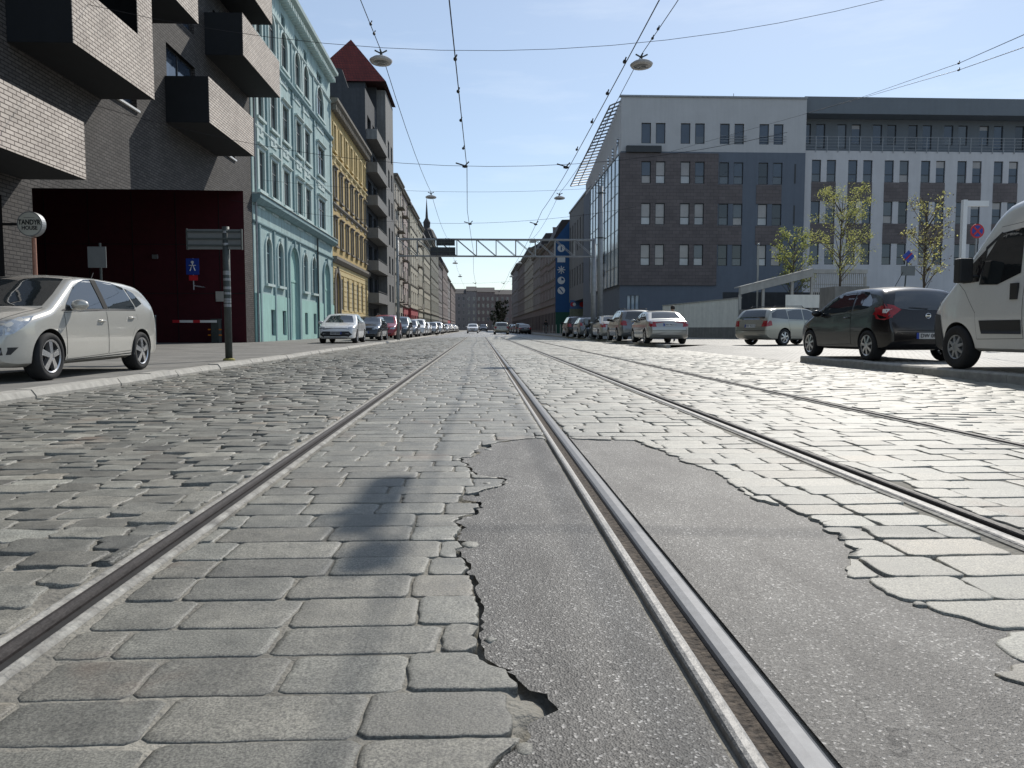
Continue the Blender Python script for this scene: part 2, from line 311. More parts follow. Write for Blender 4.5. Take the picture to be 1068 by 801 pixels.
# ---- setts, one stone at a time (one paving object)
V = []; FQ = []; FT = []; TONE = []; nv = 0
def stones(X0, X1, y0, y1, sw, sd_, K, gap, jit, tone0, tonev, tilt, rough_h, wav=0.0, dropz=.04):
    global nv
    y = y0; row = 0
    while y < y1:
        dpt = sd_ * random.uniform(.9, 1.1); x = X0 - (random.random() * sw)
        while x < X1:
            wd = sw * random.uniform(.72, 1.25); a, b_ = max(x, X0), min(x + wd, X1); x += wd
            if b_ - a < .05: continue
            cx, cy = (a + b_) / 2, y + dpt / 2
            yo = wav * math.sin(cx * 2.1 + y * .7) + random.gauss(0, jit * .6)
            hx, hy = (b_ - a) / 2 - gap * random.uniform(.35, .75), dpt / 2 - gap * random.uniform(.3, .75)
            t = np.linspace(0, 2 * np.pi, K, endpoint=False) + np.pi / K
            ex = 0.13 if K > 4 else 0
            c_, s_ = np.cos(t), np.sin(t)
            if K > 4:     # evenly spaced outline of a rounded rectangle
                cr_ = min(.014, hx * .3); per = []
                nx_ = max(2, int(round(K * hx / (hx + hy) / 2)) - 1); ny_ = K // 2 - nx_
                for q in range(nx_): per.append((hx - cr_ - (2 * (hx - cr_)) * q / (nx_ - 1), hy))
                for q in range(ny_): per.append((-hx, hy - cr_ - (2 * (hy - cr_)) * q / max(1, ny_ - 1)))
                per += [(-a_, -b2) for a_, b2 in per]
                px = np.array([p_[0] for p_ in per]); py = np.array([p_[1] for p_ in per])
                # low frequency wobble plus fine chipping
                px = px + rng.normal(0, jit * 1.3) * (py > 0) + rng.normal(0, jit * 1.3) * (py < 0) * np.sign(px)
            else: px = np.sign(c_); py = np.sign(s_)
            if K == 4: px, py = px * hx, py * hy
            px = px + rng.normal(0, jit * (.55 if K > 8 else 1), K); py = py + rng.normal(0, jit * (.55 if K > 8 else 1), K)
            sh = random.gauss(0, .03); px = px + py * sh
            X = cx + px; Y = cy + yo + py
            if Y.min() < 4.8 and X.max() > -.2 and X.min() < 1.3:
                ins = in_patch(X, Y)
                if ins.all(): continue
                if ins.any():
                    if ins.sum() > K * .72: continue
                    mX, mY = X[~ins].mean(), Y[~ins].mean()
                    fx, fy = (.75 * mX + .25 * cx), (.75 * mY + .25 * cy)
                    if in_patch(np.array([fx]), np.array([fy]))[0]: fx, fy = mX, mY
                    if in_patch(np.array([fx]), np.array([fy]))[0]: continue
                    # resample the outline densely around an inner point, then cut it back to the break line
                    KK = K; tt = np.linspace(0, 1, KK, endpoint=False)
                    fr = np.linspace(1, 0, 41); 
                    for k in range(KK):
                        if not ins[k]: continue
                        lx, ly = fx + (X[k] - fx) * fr, fy + (Y[k] - fy) * fr; ok = ~in_patch(lx, ly); q = int(np.argmax(ok)) if ok.any() else 40
                        j_ = random.uniform(-.004, .002); dl = math.hypot(lx[q] - fx, ly[q] - fy) + 1e-6
                        X[k], Y[k] = lx[q] + (lx[q] - fx) / dl * j_, ly[q] + (ly[q] - fy) / dl * j_
            tx, ty = random.gauss(0, tilt), random.gauss(0, tilt)
            base = float(zr(cx)) + random.gauss(0, rough_h) + .004 * math.sin(cx * 3.1) * math.sin(cy * 1.7)
            mxx, myy = X.mean(), Y.mean()
            zf = lambda xx, yy: base + tx * (xx - mxx) + ty * (yy - myy)
            rings = []
            
            if K > 4: rings.append((X, Y, zf(X, Y) - dropz))
            ch = .0024
            rings.append((X, Y, zf(X, Y) - ch))
            if K > 8:
                ins1 = 1 - .003 / min(hx, hy); X1_, Y1_ = mxx + (X - mxx) * ins1, myy + (Y - myy) * ins1
                rings.append((X1_, Y1_, zf(X1_, Y1_) - .0007))
            inx, iny = 1 - min(.5, .008 / hx), 1 - min(.5, .008 / hy)
            X2, Y2 = mxx + (X - mxx) * inx, myy + (Y - myy) * iny
            rings.append((X2, Y2, zf(X2, Y2) + rng.normal(0, .0002, K)))
            if K > 8:
                for gg in (.006, .03):
                    ia, ib = 1 - min(.8, (.010 + gg) / hx), 1 - min(.8, (.010 + gg) / hy); X3, Y3 = mxx + (X - mxx) * ia, myy + (Y - myy) * ib
                    rings.append((X3, Y3, zf(X3, Y3) + .0004))
            tone = min(1, max(0, random.gauss(tone0, tonev))); hue = random.random()
            o = nv
            for (a1, a2, a3) in rings:
                V.append(np.stack([a1, a2, a3], 1)); nv += K
            V.append(np.array([[mxx, myy, base + .0006]])); nv += 1
            TONE.append(np.tile([tone, hue, random.random(), 1.0], (K * len(rings) + 1, 1)))
            for q in range(len(rings) - 1):
                for k in range(K): FQ.append((o + q * K + k, o + q * K + (k + 1) % K, o + (q + 1) * K + (k + 1) % K, o + (q + 1) * K + k))
            q = len(rings) - 1
            for k in range(K): FT.append((o + q * K + k, o + q * K + (k + 1) % K, o + (q + 1) * K))
        y += dpt; row += 1
ZONES = [  # X0 X1 sw sd gap jit tone var tilt h wave
    (-4.93, -1.04, .235, .16, .012, .0060, .50, .15, .022, .0034, .035),
    (-.875, .400, .285, .165, .0055, .0022, .50, .10, .005, .0009, .004),
    (.545, 1.60, .29, .17, .0085, .0032, .76, .09, .008, .0013, .006),
    (1.775, 3.0, .28, .165, .0085, .0034, .80, .09, .009, .0016, .008),
    (3.145, 7.42, .29, .175, .011, .0045, .84, .10, .013, .0026, .015)]  # higher tones of the right-hand zones put sun glare into the stone colour
for (X0, X1, sw, s2, gap, jit, t0, tv, tl, rh, wv) in ZONES:
    stones(X0, X1, .75, 6.5, sw, s2, 28, gap, jit, t0, tv, tl, rh, wv)
    stones(X0, X1, 6.5, 20, sw, s2, 8, gap, jit, t0, tv, tl, rh, wv)
    stones(X0, X1, 20, 62, sw, s2, 4, gap, jit * .8, t0, tv, tl, rh, wv)
# loose slivers broken off at the patch edge
def chip(cx, cy, r):
    global nv
    K = 8; t = np.linspace(0, 2 * np.pi, K, endpoint=False); rr = r * rng.uniform(.55, 1.1, K)
    X = cx + np.cos(t) * rr; Y = cy + np.sin(t) * rr * 1.1
    V.append(np.stack([X, Y, np.full(K, -.03)], 1)); V.append(np.stack([X, Y, np.full(K, -.004)], 1))
    V.append(np.stack([cx + (X - cx) * .75, cy + (Y - cy) * .75, np.full(K, .0)], 1)); V.append(np.array([[cx, cy, .001]]))
    TONE.append(np.tile([.55, random.random(), random.random(), 1.], (3 * K + 1, 1)))
    for q in range(2):
        for k in range(K): FQ.append((nv + q * K + k, nv + q * K + (k + 1) % K, nv + (q + 1) * K + (k + 1) % K, nv + (q + 1) * K + k))
    for k in range(K): FT.append((nv + 2 * K + k, nv + 2 * K + (k + 1) % K, nv + 3 * K))
    nv += 3 * K + 1
for c_ in [(-.035, 2.33, .035), (.03, 3.27, .03), (.07, 1.17, .02), (.05, 4.2, .03), (.02, 1.6, .018), (1.12, 1.95, .03), (1.06, 1.77, .018), (.11, 3.28, .018)]: chip(*c_)
Vn = np.concatenate(V); Tn = np.concatenate(TONE)
me = bpy.data.meshes.new('sett_paving')
nq, ntr = len(FQ), len(FT)
me.vertices.add(len(Vn)); me.vertices.foreach_set('co', Vn.astype(np.float32).ravel())
loops = np.concatenate([np.array(FQ, np.int32).ravel(), np.array(FT, np.int32).ravel()])
me.loops.add(len(loops)); me.loops.foreach_set('vertex_index', loops)
me.polygons.add(nq + ntr)
me.polygons.foreach_set('loop_start', np.concatenate([np.arange(nq) * 4, nq * 4 + np.arange(ntr) * 3]).astype(np.int32))
me.polygons.foreach_set('loop_total', np.concatenate([np.full(nq, 4), np.full(ntr, 3)]).astype(np.int32))
me.polygons.foreach_set('use_smooth', np.ones(nq + ntr, bool)); me.update(calc_edges=True); me.validate()
at_ = me.color_attributes.new('tone', 'FLOAT_COLOR', 'POINT'); at_.data.foreach_set('color', Tn.astype(np.float32).ravel())

def sett_material():
    m = bpy.data.materials.new('granite setts'); m.use_nodes = True; n = m.node_tree; b = n.nodes['Principled BSDF']; K = n.links.new
    a = n.nodes.new('ShaderNodeAttribute'); a.attribute_name = 'tone'; s = n.nodes.new('ShaderNodeSeparateColor'); K(a.outputs['Color'], s.inputs[0])
    g = n.nodes.new('ShaderNodeNewGeometry')
    r = n.nodes.new('ShaderNodeValToRGB'); e = r.color_ramp.elements
    e[0].position = 0; e[0].color = (.062, .062, .060, 1); e[1].position = 1; e[1].color = (.36, .35, .325, 1)
    x = e.new(.5); x.color = (.165, .162, .152, 1)
    K(s.outputs['Red'], r.inputs['Fac'])
    # hue drift : a few rusty / greenish stones
    h = n.nodes.new('ShaderNodeValToRGB'); e = h.color_ramp.elements
    e[0].position = 0; e[0].color = (1, .98, .93, 1); e[1].position = 1; e[1].color = (1.0, .90, .80, 1)
    x = e.new(.5); x.color = (.98, 1, .98, 1); x = e.new(.9); x.color = (1, .99, .95, 1); x = e.new(.97); x.color = (1.0, .95, .88, 1)
    K(s.outputs['Green'], h.inputs['Fac'])
    m1 = n.nodes.new('ShaderNodeMix'); m1.data_type = 'RGBA'; m1.blend_type = 'MULTIPLY'; m1.inputs['Factor'].default_value = 1
    K(r.outputs[0], m1.inputs['A']); K(h.outputs[0], m1.inputs['B'])
    t = n.nodes.new('ShaderNodeTexNoise'); t.inputs['Scale'].default_value = 9; t.inputs['Detail'].default_value = 9; t.inputs['Roughness'].default_value = .7; K(g.outputs['Position'], t.inputs['Vector'])
    r2 = n.nodes.new('ShaderNodeValToRGB'); r2.color_ramp.elements[0].position = .32; r2.color_ramp.elements[1].position = .7
    r2.color_ramp.elements[0].color = (.62, .62, .6, 1); r2.color_ramp.elements[1].color = (1.25, 1.23, 1.18, 1); K(t.outputs['Fac'], r2.inputs['Fac'])
    m2 = n.nodes.new('ShaderNodeMix'); m2.data_type = 'RGBA'; m2.blend_type = 'MULTIPLY'; m2.inputs['Factor'].default_value = 1
    K(m1.outputs['Result'], m2.inputs['A']); K(r2.outputs[0], m2.inputs['B'])
    v = n.nodes.new('ShaderNodeTexNoise'); v.inputs['Scale'].default_value = 230; v.inputs['Detail'].default_value = 3; K(g.outputs['Position'], v.inputs['Vector'])
    r3 = n.nodes.new('ShaderNodeValToRGB'); r3.color_ramp.elements[0].position = .35; r3.color_ramp.elements[1].position = .68
    r3.color_ramp.elements[0].color = (.5, .5, .5, 1); r3.color_ramp.elements[1].color = (1.65, 1.65, 1.6, 1); K(v.outputs['Fac'], r3.inputs['Fac'])
    m3 = n.nodes.new('ShaderNodeMix'); m3.data_type = 'RGBA'; m3.blend_type = 'MULTIPLY'; m3.inputs['Factor'].default_value = .9
    K(m2.outputs['Result'], m3.inputs['A']); K(r3.outputs[0], m3.inputs['B'])
    # rust stains
    rs = n.nodes.new('ShaderNodeTexNoise'); rs.inputs['Scale'].default_value = 1.7; rs.inputs['Detail'].default_value = 5; K(g.outputs['Position'], rs.inputs['Vector'])
    rr = n.nodes.new('ShaderNodeValToRGB'); rr.color_ramp.elements[0].position = .61; rr.color_ramp.elements[1].position = .74
    rr.color_ramp.elements[0].color = (0, 0, 0, 1); rr.color_ramp.elements[1].color = (.5, .5, .5, 1); K(rs.outputs['Fac'], rr.inputs['Fac'])
    m4 = n.nodes.new('ShaderNodeMix'); m4.data_type = 'RGBA'; m4.inputs['B'].default_value = (.2, .12, .075, 1)
    K(rr.outputs[0], m4.inputs['Factor']); K(m3.outputs['Result'], m4.inputs['A']); K(m4.outputs['Result'], b.inputs['Base Color'])
    t2 = n.nodes.new('ShaderNodeTexNoise'); t2.inputs['Scale'].default_value = 28; t2.inputs['Detail'].default_value = 10; t2.inputs['Roughness'].default_value = .75; K(g.outputs['Position'], t2.inputs['Vector'])
    bp = n.nodes.new('ShaderNodeBump'); bp.inputs['Strength'].default_value = .7; bp.inputs['Distance'].default_value = .006; K(t2.outputs['Fac'], bp.inputs['Height'])
    K(bp.outputs[0], b.inputs['Normal'])
    mr = n.nodes.new('ShaderNodeMapRange'); mr.inputs['To Min'].default_value = .42; mr.inputs['To Max'].default_value = .68; K(t.outputs['Fac'], mr.inputs['Value']); K(mr.outputs[0], b.inputs['Roughness'])
    b.inputs['Specular IOR Level'].default_value = .62
    return m
M['sett'] = sett_material(); me.materials.append(M['sett'])
o = bpy.data.objects.new('sett_paving', me); col.objects.link(o); struct(o)

# ---- asphalt patch
def asphalt_material():
    m = bpy.data.materials.new('old asphalt'); m.use_nodes = True; n = m.node_tree; b = n.nodes['Principled BSDF']; K = n.links.new
    g = n.nodes.new('ShaderNodeNewGeometry')
    vo = n.nodes.new('ShaderNodeTexVoronoi'); vo.inputs['Scale'].default_value = 230; K(g.outputs['Position'], vo.inputs['Vector'])
    s = n.nodes.new('ShaderNodeSeparateColor'); K(vo.outputs['Color'], s.inputs[0])
    r = n.nodes.new('ShaderNodeValToRGB'); e = r.color_ramp.elements; e[0].position = 0; e[0].color = (.05, .048, .046, 1); e[1].position = 1; e[1].color = (.42, .41, .4, 1)
    x = e.new(.75); x.color = (.088, .085, .081, 1); x = e.new(.93); x.color = (.15, .147, .14, 1); K(s.outputs['Red'], r.inputs['Fac'])
    t = n.nodes.new('ShaderNodeTexNoise'); t.inputs['Scale'].default_value = 2.2; t.inputs['Detail'].default_value = 8; t.inputs['Roughness'].default_value = .65
    ma = n.nodes.new('ShaderNodeMapping'); ma.inputs['Scale'].default_value = (2.2, .8, 1); K(g.outputs['Position'], ma.inputs[0]); K(ma.outputs[0], t.inputs['Vector'])
    r2 = n.nodes.new('ShaderNodeValToRGB'); r2.color_ramp.elements[0].position = .32; r2.color_ramp.elements[1].position = .68
    r2.color_ramp.elements[0].color = (.5, .48, .46, 1); r2.color_ramp.elements[1].color = (1.55, 1.53, 1.47, 1); K(t.outputs['Fac'], r2.inputs['Fac'])
    m1 = n.nodes.new('ShaderNodeMix'); m1.data_type = 'RGBA'; m1.blend_type = 'MULTIPLY'; m1.inputs['Factor'].default_value = 1
    K(r.outputs[0], m1.inputs['A']); K(r2.outputs[0], m1.inputs['B'])
    dn = n.nodes.new('ShaderNodeTexNoise'); dn.inputs['Scale'].default_value = 6; dn.inputs['Detail'].default_value = 6; K(g.outputs['Position'], dn.inputs['Vector'])
    dm = n.nodes.new('ShaderNodeVectorMath'); dm.operation = 'SCALE'; dm.inputs['Scale'].default_value = .25; K(dn.outputs['Color'], dm.inputs[0]); da = n.nodes.new('ShaderNodeVectorMath'); K(g.outputs['Position'], da.inputs[0]); K(dm.outputs[0], da.inputs[1])
    ck = n.nodes.new('ShaderNodeTexVoronoi'); ck.feature = 'DISTANCE_TO_EDGE'; ck.inputs['Scale'].default_value = 2.6; K(da.outputs[0], ck.inputs['Vector'])
    lt = n.nodes.new('ShaderNodeMath'); lt.operation = 'LESS_THAN'; lt.inputs[1].default_value = .006; K(ck.outputs['Distance'], lt.inputs[0])
    cn = n.nodes.new('ShaderNodeTexNoise'); cn.inputs['Scale'].default_value = 1.9; K(g.outputs['Position'], cn.inputs['Vector']); gt = n.nodes.new('ShaderNodeMath'); gt.operation = 'GREATER_THAN'; gt.inputs[1].default_value = .56; K(cn.outputs['Fac'], gt.inputs[0])
    mu = n.nodes.new('ShaderNodeMath'); mu.operation = 'MULTIPLY'; K(lt.outputs[0], mu.inputs[0]); K(gt.outputs[0], mu.inputs[1])
    mc = n.nodes.new('ShaderNodeMix'); mc.data_type = 'RGBA'; mc.inputs['B'].default_value = (.02, .019, .018, 1); K(mu.outputs[0], mc.inputs['Factor']); K(m1.outputs['Result'], mc.inputs['A']); K(mc.outputs['Result'], b.inputs['Base Color'])
    t2 = n.nodes.new('ShaderNodeTexNoise'); t2.inputs['Scale'].default_value = 110; t2.inputs['Detail'].default_value = 6; K(g.outputs['Position'], t2.inputs['Vector'])
    bp = n.nodes.new('ShaderNodeBump'); bp.inputs['Strength'].default_value = .6; bp.inputs['Distance'].default_value = .004; K(t2.outputs['Fac'], bp.inputs['Height'])
    bp2 = n.nodes.new('ShaderNodeBump'); bp2.inputs['Strength'].default_value = .5; bp2.inputs['Distance'].default_value = .003; K(vo.outputs['Distance'], bp2.inputs['Height']); K(bp.outputs[0], bp2.inputs['Normal'])
    K(bp2.outputs[0], b.inputs['Normal']); b.inputs['Roughness'].default_value = .62; b.inputs['Specular IOR Level'].default_value = .5
    return m
M['asphalt'] = asphalt_material()
def gh(x, y): return -.0028 - (.0042 if x > .7 else .0042 * max(0, (x - .55) / .15)) + .0010 * math.sin(x * 5 + 1) * math.sin(y * 2.3) + .0005 * math.sin(x * 17 + y * 11)
dense = []
for x, y in PATCH:
    if x > .6: x += .16
    elif y > 4.3: y += .12
    elif x < .3: x += random.uniform(.004, .016)
    dense.append((x, y))
bm = bmesh.new(); bm.faces.new([bm.verts.new((x, y, 0)) for x, y in dense])
for (co, no, co2) in (((.385, 0, 0), (1, 0, 0), 0), ((.548, 0, 0), (1, 0, 0), 0)):
    bmesh.ops.bisect_plane(bm, geom=bm.verts[:] + bm.edges[:] + bm.faces[:], plane_co=co, plane_no=no)
bmesh.ops.delete(bm, geom=[f for f in bm.faces if .385 < f.calc_center_median().x < .548], context='FACES')
for ax_, lo, hi in ((0, -.2, 1.3), (1, .3, 4.7)):
    t_ = lo
    while t_ < hi:
        bmesh.ops.bisect_plane(bm, geom=bm.verts[:] + bm.edges[:] + bm.faces[:], plane_co=(t_, t_, 0), plane_no=(1, 0, 0) if ax_ == 0 else (0, 1, 0)); t_ += .06
for v in bm.verts: v.co.z = gh(v.co.x, v.co.y)
for f in bm.faces: f.smooth = True
me_p = bpy.data.meshes.new('asphalt_patch'); bm.to_mesh(me_p); bm.free(); me_p.materials.append(M['asphalt'])
o_p = bpy.data.objects.new('asphalt_patch', me_p); col.objects.link(o_p); struct(o_p)

# ---- tram rails
M['rail_hi'] = mat('polished rail', (.12, .125, .135), .58, .55, var=.12, scale=30, bump=.12, bscale=90, bdist=.002)
M['rail_br'] = mat('glareless brown rail', (.034, .028, .026), .6, .1, var=.3, scale=20, bump=.2, bscale=90)  # dark brown stands in for rail steel that catches no glare
M['rail_lip'] = mat('worn rail lip', (.26, .255, .245), .6, .3, var=.25, scale=40, bump=.4, bscale=80)
M['groove'] = mat('groove dirt', (.085, .068, .052), .95, var=.6, scale=60, bump=1, bscale=70, c2=(.022, .018, .015))
M['groove_d'] = mat('deep groove', (.014, .013, .013), .9, var=.4, scale=40)
M['strip'] = mat('grout strip', (.33, .32, .29), .9, var=.35, scale=12, bump=.8, bscale=50, c2=(.17, .16, .145))
def rail(x_gauge, side, head_m, groove_m, label, depth, strips, hw=1.0):
    # side +1: head on the right of the gauge face; -1: on the left
    t = thing('tram_rail', label, 'rail', (x_gauge, 0, 0)); Y0, Y1 = -6, 384
    ysn = [-6, 0, 3, 8, 20, 60, 150, 384]
    def ext(name, prof, m):
        bb = MB(); k = len(prof)
        vs = [(side * p[0], y, p[1]) for y in ysn for p in prof]
        bb.add(vs, [(j * k + i, j * k + (i + 1) % k, (j + 1) * k + (i + 1) % k, (j + 1) * k + i) for j in range(len(ysn) - 1) for i in range(k)])
        return bb.build(name, m, t)
    ext('rail_head', [(0, -.05), (.001, -.008), (.004, -.001), (.011 * hw, .003), (.032 * hw, .005), (.054 * hw, .003), (.061 * hw, -.001), (.064 * hw, -.007), (.065 * hw, -.05)], head_m)
    ext('guard_lip', [(-.038, -.05), (-.038, -.004), (-.041, .001), (-.048, .004), (-.060, .004), (-.067, .001), (-.070, -.004), (-.070, -.05)], strips[0])
    ext('groove_fill', [(-.0385, -.049), (-.0385, -depth), (-.018, -depth - .003), (0.0, -depth), (0.0, -.049)], groove_m)
    if hw < 1: ext('grout_strip', [(.0655 * hw, -.06), (.0655 * hw, -.003), (.055, -.001), (.068, -.005), (.068, -.06)], M['strip'])
    if strips[1]: ext('grout_strip', [(-.071, -.06), (-.071, -.006), (-.10, -.004), (-.135, -.008), (-.135, -.06)], M['strip'])
    if strips[2]: ext('grout_strip', [(.066, -.06), (.066, -.006), (.085, -.004), (.095 + strips[2], -.008), (.1 + strips[2], -.06)], M['strip'])
    return t
rail(-.965, -1, M['rail_br'], M['groove_d'], 'leftmost tram rail coloured dark brown for lack of glare, with pale grout beside it', .014, (M['strip'], False, False), .55)
rail(.475, 1, M['rail_hi'], M['groove'], 'polished silver tram rail with dirt filled groove through the asphalt patch', .010, (M['rail_lip'], False, False))
rail(1.70, -1, M['rail_lip'], M['groove_d'], 'black grooved tram rail just right of the asphalt patch', .022, (M['rail_br'], False, False), .8)
rail(3.075, 1, M['rail_br'], M['groove_d'], 'rightmost thin dark tram rail nearest the parked van', .022, (M['strip'], False, False), .7)

# ---- kerbs and pavements
M['kerb'] = mat('kerb granite', (.36, .345, .31), .85, var=.22, scale=8, bump=.6, bscale=50)
def kerb(name, xa, xb, y0, y1, ztop, rnd=.02):
    b = MB(); y = y0
    while y < y1:
        l = random.uniform(.85, 1.15) if y < 60 else 6.0; e = min(y + l, y1); dz = random.gauss(0, .004); dx = random.gauss(0, .006)
        s = 1 if xb > xa else -1
        prof = [(xa + dx - s * .0, -.25), (xa + dx, ztop - rnd * 1.4 + dz), (xa + dx + s * rnd, ztop - .002 + dz), (xb, ztop + dz), (xb, -.25)]
        b.prism(prof, 'y', y + .006, e - .006); y = e
    b.mi = 0
    return struct(b.build(name, M['kerb']))
kerb('kerb_left', -4.97, -5.20, -6, 384, -.018, .05)
kerb('kerb_right', 7.46, 7.64, -6, 17.6, .03)
kerb('kerb_right_far', 7.46, 7.64, 30.5, 384, .03)
M['pave_l'] = brick_mat('left pavement', (.20, .195, .18), (.25, .24, .22), (.13, .125, .115), .9, .55, .012, rough=.85, bump=.4, horiz=True, var=.35)
M['pave_r'] = brick_mat('right small setts', (.27, .26, .235), (.38, .365, .33), (.15, .14, .12), .14, .13, .014, rough=.6, bump=1.0, horiz=True, var=.35, spec=.6)
b = MB(); b.quad((-26, -8, -.022), (-5.19, -8, -.022), (-5.19, 384, -.022), (-26, 384, -.022)); struct(b.build('pavement_left', M['pave_l']))
b = MB(); b.quad((7.63, -8, .026), (90, -8, .026), (90, 17.6, .026), (7.63, 17.6, .026)); b.quad((7.63, 30.5, .026), (90, 30.5, .026), (90, 384, .026), (7.63, 384, .026))
b.quad((9.2, 17.6, .026), (90, 17.6, .026), (90, 30.5, .026), (9.2, 30.5, .026)); b.quad((7.44, 17.6, -.113), (9.2, 17.6, .026), (9.2, 30.5, .026), (7.44, 30.5, -.113))
struct(b.build('pavement_right', M['pave_r']))
b = MB(); b.prism([(17.55, -.2), (17.6, .026), (17.6, -.2)], 'x', 7.5, 9.2); struct(b.build('kerb_return', M['kerb']))

# ================================================================== BUILDINGS (local frame: x along facade, y inwards, z up)
def wall(b, W, z0, z1, ops, D=8.0, rev=.18, sides=True, x0=0.0, roof=True):
    xs = sorted({x0, W, *[round(v, 4) for o in ops for v in (o[0], o[1])]}); zs = sorted({z0, z1, *[round(v, 4) for o in ops for v in (o[2], o[3])]})
    xs = [x for x in xs if x0 <= x <= W]; zs = [z for z in zs if z0 <= z <= z1]
    for i in range(len(xs) - 1):
        for j in range(len(zs) - 1):
            cx, cz = (xs[i] + xs[i + 1]) / 2, (zs[j] + zs[j + 1]) / 2
            if any(o[0] < cx < o[1] and o[2] < cz < o[3] for o in ops): continue
            b.quad((xs[i], 0, zs[j]), (xs[i + 1], 0, zs[j]), (xs[i + 1], 0, zs[j + 1]), (xs[i], 0, zs[j + 1]))
    for o in ops:
        a, c, e, f = o[:4]; arch = len(o) > 4 and o[4]
        b.quad((a, 0, e), (a, rev, e), (a, rev, f), (a, 0, f)); b.quad((c, 0, e), (c, rev, e), (c, rev, f), (c, 0, f))
        b.quad((a, 0, e), (c, 0, e), (c, rev, e), (a, rev, e))
        if not arch: b.quad((a, 0, f), (c, 0, f), (c, rev, f), (a, rev, f))
        else:
            r = (c - a) / 2; m = (a + c) / 2; N = 10
            pts = [(m + r * math.cos(math.pi * k / N), f - r + r * math.sin(math.pi * k / N)) for k in range(N + 1)]
            for k in range(N):
                p, q = pts[k], pts[k + 1]
                b.quad((p[0], 0, p[1]), (q[0], 0, q[1]), (q[0], rev, q[1]), (p[0], rev, p[1]))
                b.quad((p[0], 0, p[1]), (q[0], 0, q[1]), (q[0], 0, f), (p[0], 0, f))
    if sides:
        b.quad((x0, 0, z0), (x0, D, z0), (x0, D, z1), (x0, 0, z1)); b.quad((W, 0, z0), (W, D, z0), (W, D, z1), (W, 0, z1))
        b.quad((x0, D, z0), (W, D, z0), (W, D, z1), (x0, D, z1))
    if roof: b.quad((x0, 0, z1), (W, 0, z1), (W, D, z1), (x0, D, z1))
_wc = {}
def window(parent, x0, x1, z0, z1, y=.12, style='T', fm='frame', gl='g_dark', split=True, sill=None):
    """window part (frame) with a pane sub-part; meshes shared by size"""
    wd, ht = round(x1 - x0, 2), round(z1 - z0, 2); key = (wd, ht, style, fm, gl, split, sill)
    if key not in _wc:
        b = MB(); t = .06; d = .05
        b.box(0, wd, 0, d, 0, t); b.box(0, wd, 0, d, ht - t, ht); b.box(0, t, 0, d, t, ht - t); b.box(wd - t, wd, 0, d, t, ht - t)
        if style in ('T', 'C'): b.box(wd / 2 - .035, wd / 2 + .035, -.004, d, t, ht - t)
        if style in ('T', 'H'):
            hz = ht * (.68 if style == 'T' else .36); b.box(t, wd / 2 - .036, -.002, d, hz - .03, hz + .03); b.box(wd / 2 + .036, wd - t, -.002, d, hz - .03, hz + .03)
        if style == 'H': b.box(wd / 2 - .036, wd / 2 + .036, -.002, d, ht * .36 - .03, ht * .36 + .03)
        mats = [M[fm]]
        if sill: b.mi = 1; b.box(-.08, wd + .08, -y - .08, -.001, -.07, -.002); mats.append(M[sill])
        if split:
            g2 = gl.split('|'); zm = t + (ht - 2 * t) * (.36 if len(g2) < 3 else float(g2[2])); p = MB(); p.quad((t, d * .6, zm), (wd - t, d * .6, zm), (wd - t, d * .6, ht - t), (t, d * .6, ht - t)); p.mi = len(g2[:2]) - 1
            p.quad((t, d * .6, t), (wd - t, d * .6, t), (wd - t, d * .6, zm), (t, d * .6, zm)); po = p.build('pane', [M[q] for q in g2[:2]])
        else:
            b.mi = len(mats); mats.append(M[gl]); b.quad((t, d * .6, t), (wd - t, d * .6, t), (wd - t, d * .6, ht - t), (t, d * .6, ht - t)); po = None
        wo = b.build('window', mats); col.objects.unlink(wo)
        if po: col.objects.unlink(po)
        _wc[key] = (wo, po)
    wo, po = _wc[key]
    o = wo.copy(); col.objects.link(o); o.parent = parent; o.location = (x0, y, z0)
    if po: c = po.copy(); col.objects.link(c); c.parent = o
    return o
def cornice(parent, W, z, prof, m, name='cornice', x0=0.0, dent=None):
    b = MB(); b.prism(prof, 'x', x0 - .15, W + .15)      # prof in (y,z)
    if dent:
        sp, wd, dp, ht = dent; x = x0 + .1
        while x < W - wd: b.box(x, x + wd, -dp, .0, z - ht, z - .002); x += sp
    return b.build(name, m, parent)

XL = -11.6; ZG = -.02
LY = lambda u: onX(u, 343, XL)[0]
# ---------- dark brick block
y_end = onX(265, 300, XL)[0]
bd = thing('brick_apartment_block', 'black brick apartment block with pale brick balcony boxes above a dark red gateway', 'building', (XL, 0, 0), math.pi / 2)
yA, hA = onX(33, 196, XL); yB, hB = onX(253.5, 199, XL); yP = onX(4, 260, XL)[0]
ZC = 8.0
b = MB()
w1 = onX(143, 115, XL); w2 = onX(245, 167, XL)
ops = [(w1[0] - 2.0, w1[0], w1[1], w1[1] + 1.7), (w2[0] - 2.1, w2[0], w2[1] + .02, w2[1] + 1.6)]
w3 = onX(172, 88, XL)[0]; w4 = onX(203, 60, XL)[0]
ops += [(w3 + .2, w4, 9.0, 11.3), (w3 + .2, w4, 12.6, 14.6), (w3 - 8, w3 - 5.8, 12.4, 14.5), (w3 + 5.5, w3 + 7.6, 12.6, 14.6), (w3 - 14, w3 - 12, 8.3, 10.2)]
wall(b, y_end, ZC, 24, ops, D=14, x0=-6, rev=.22)
def wq(ya, yb, za, zb, ztop=ZC): b.quad((ya, 0, za), (yb, 0, zb), (yb, 0, ztop), (ya, 0, ztop))
wq(yA, yB, hA, hB); wq(yB, y_end, ZG - .1, ZG - .1); wq(yP, yA, ZG - .1, ZG - .1); wq(-6, yP, 3.9, 3.9)
b.quad((y_end, 0, -.1), (y_end, 14, -.1), (y_end, 14, ZC), (y_end, 0, ZC))
b.build('wall', M['brick_dark'], bd)
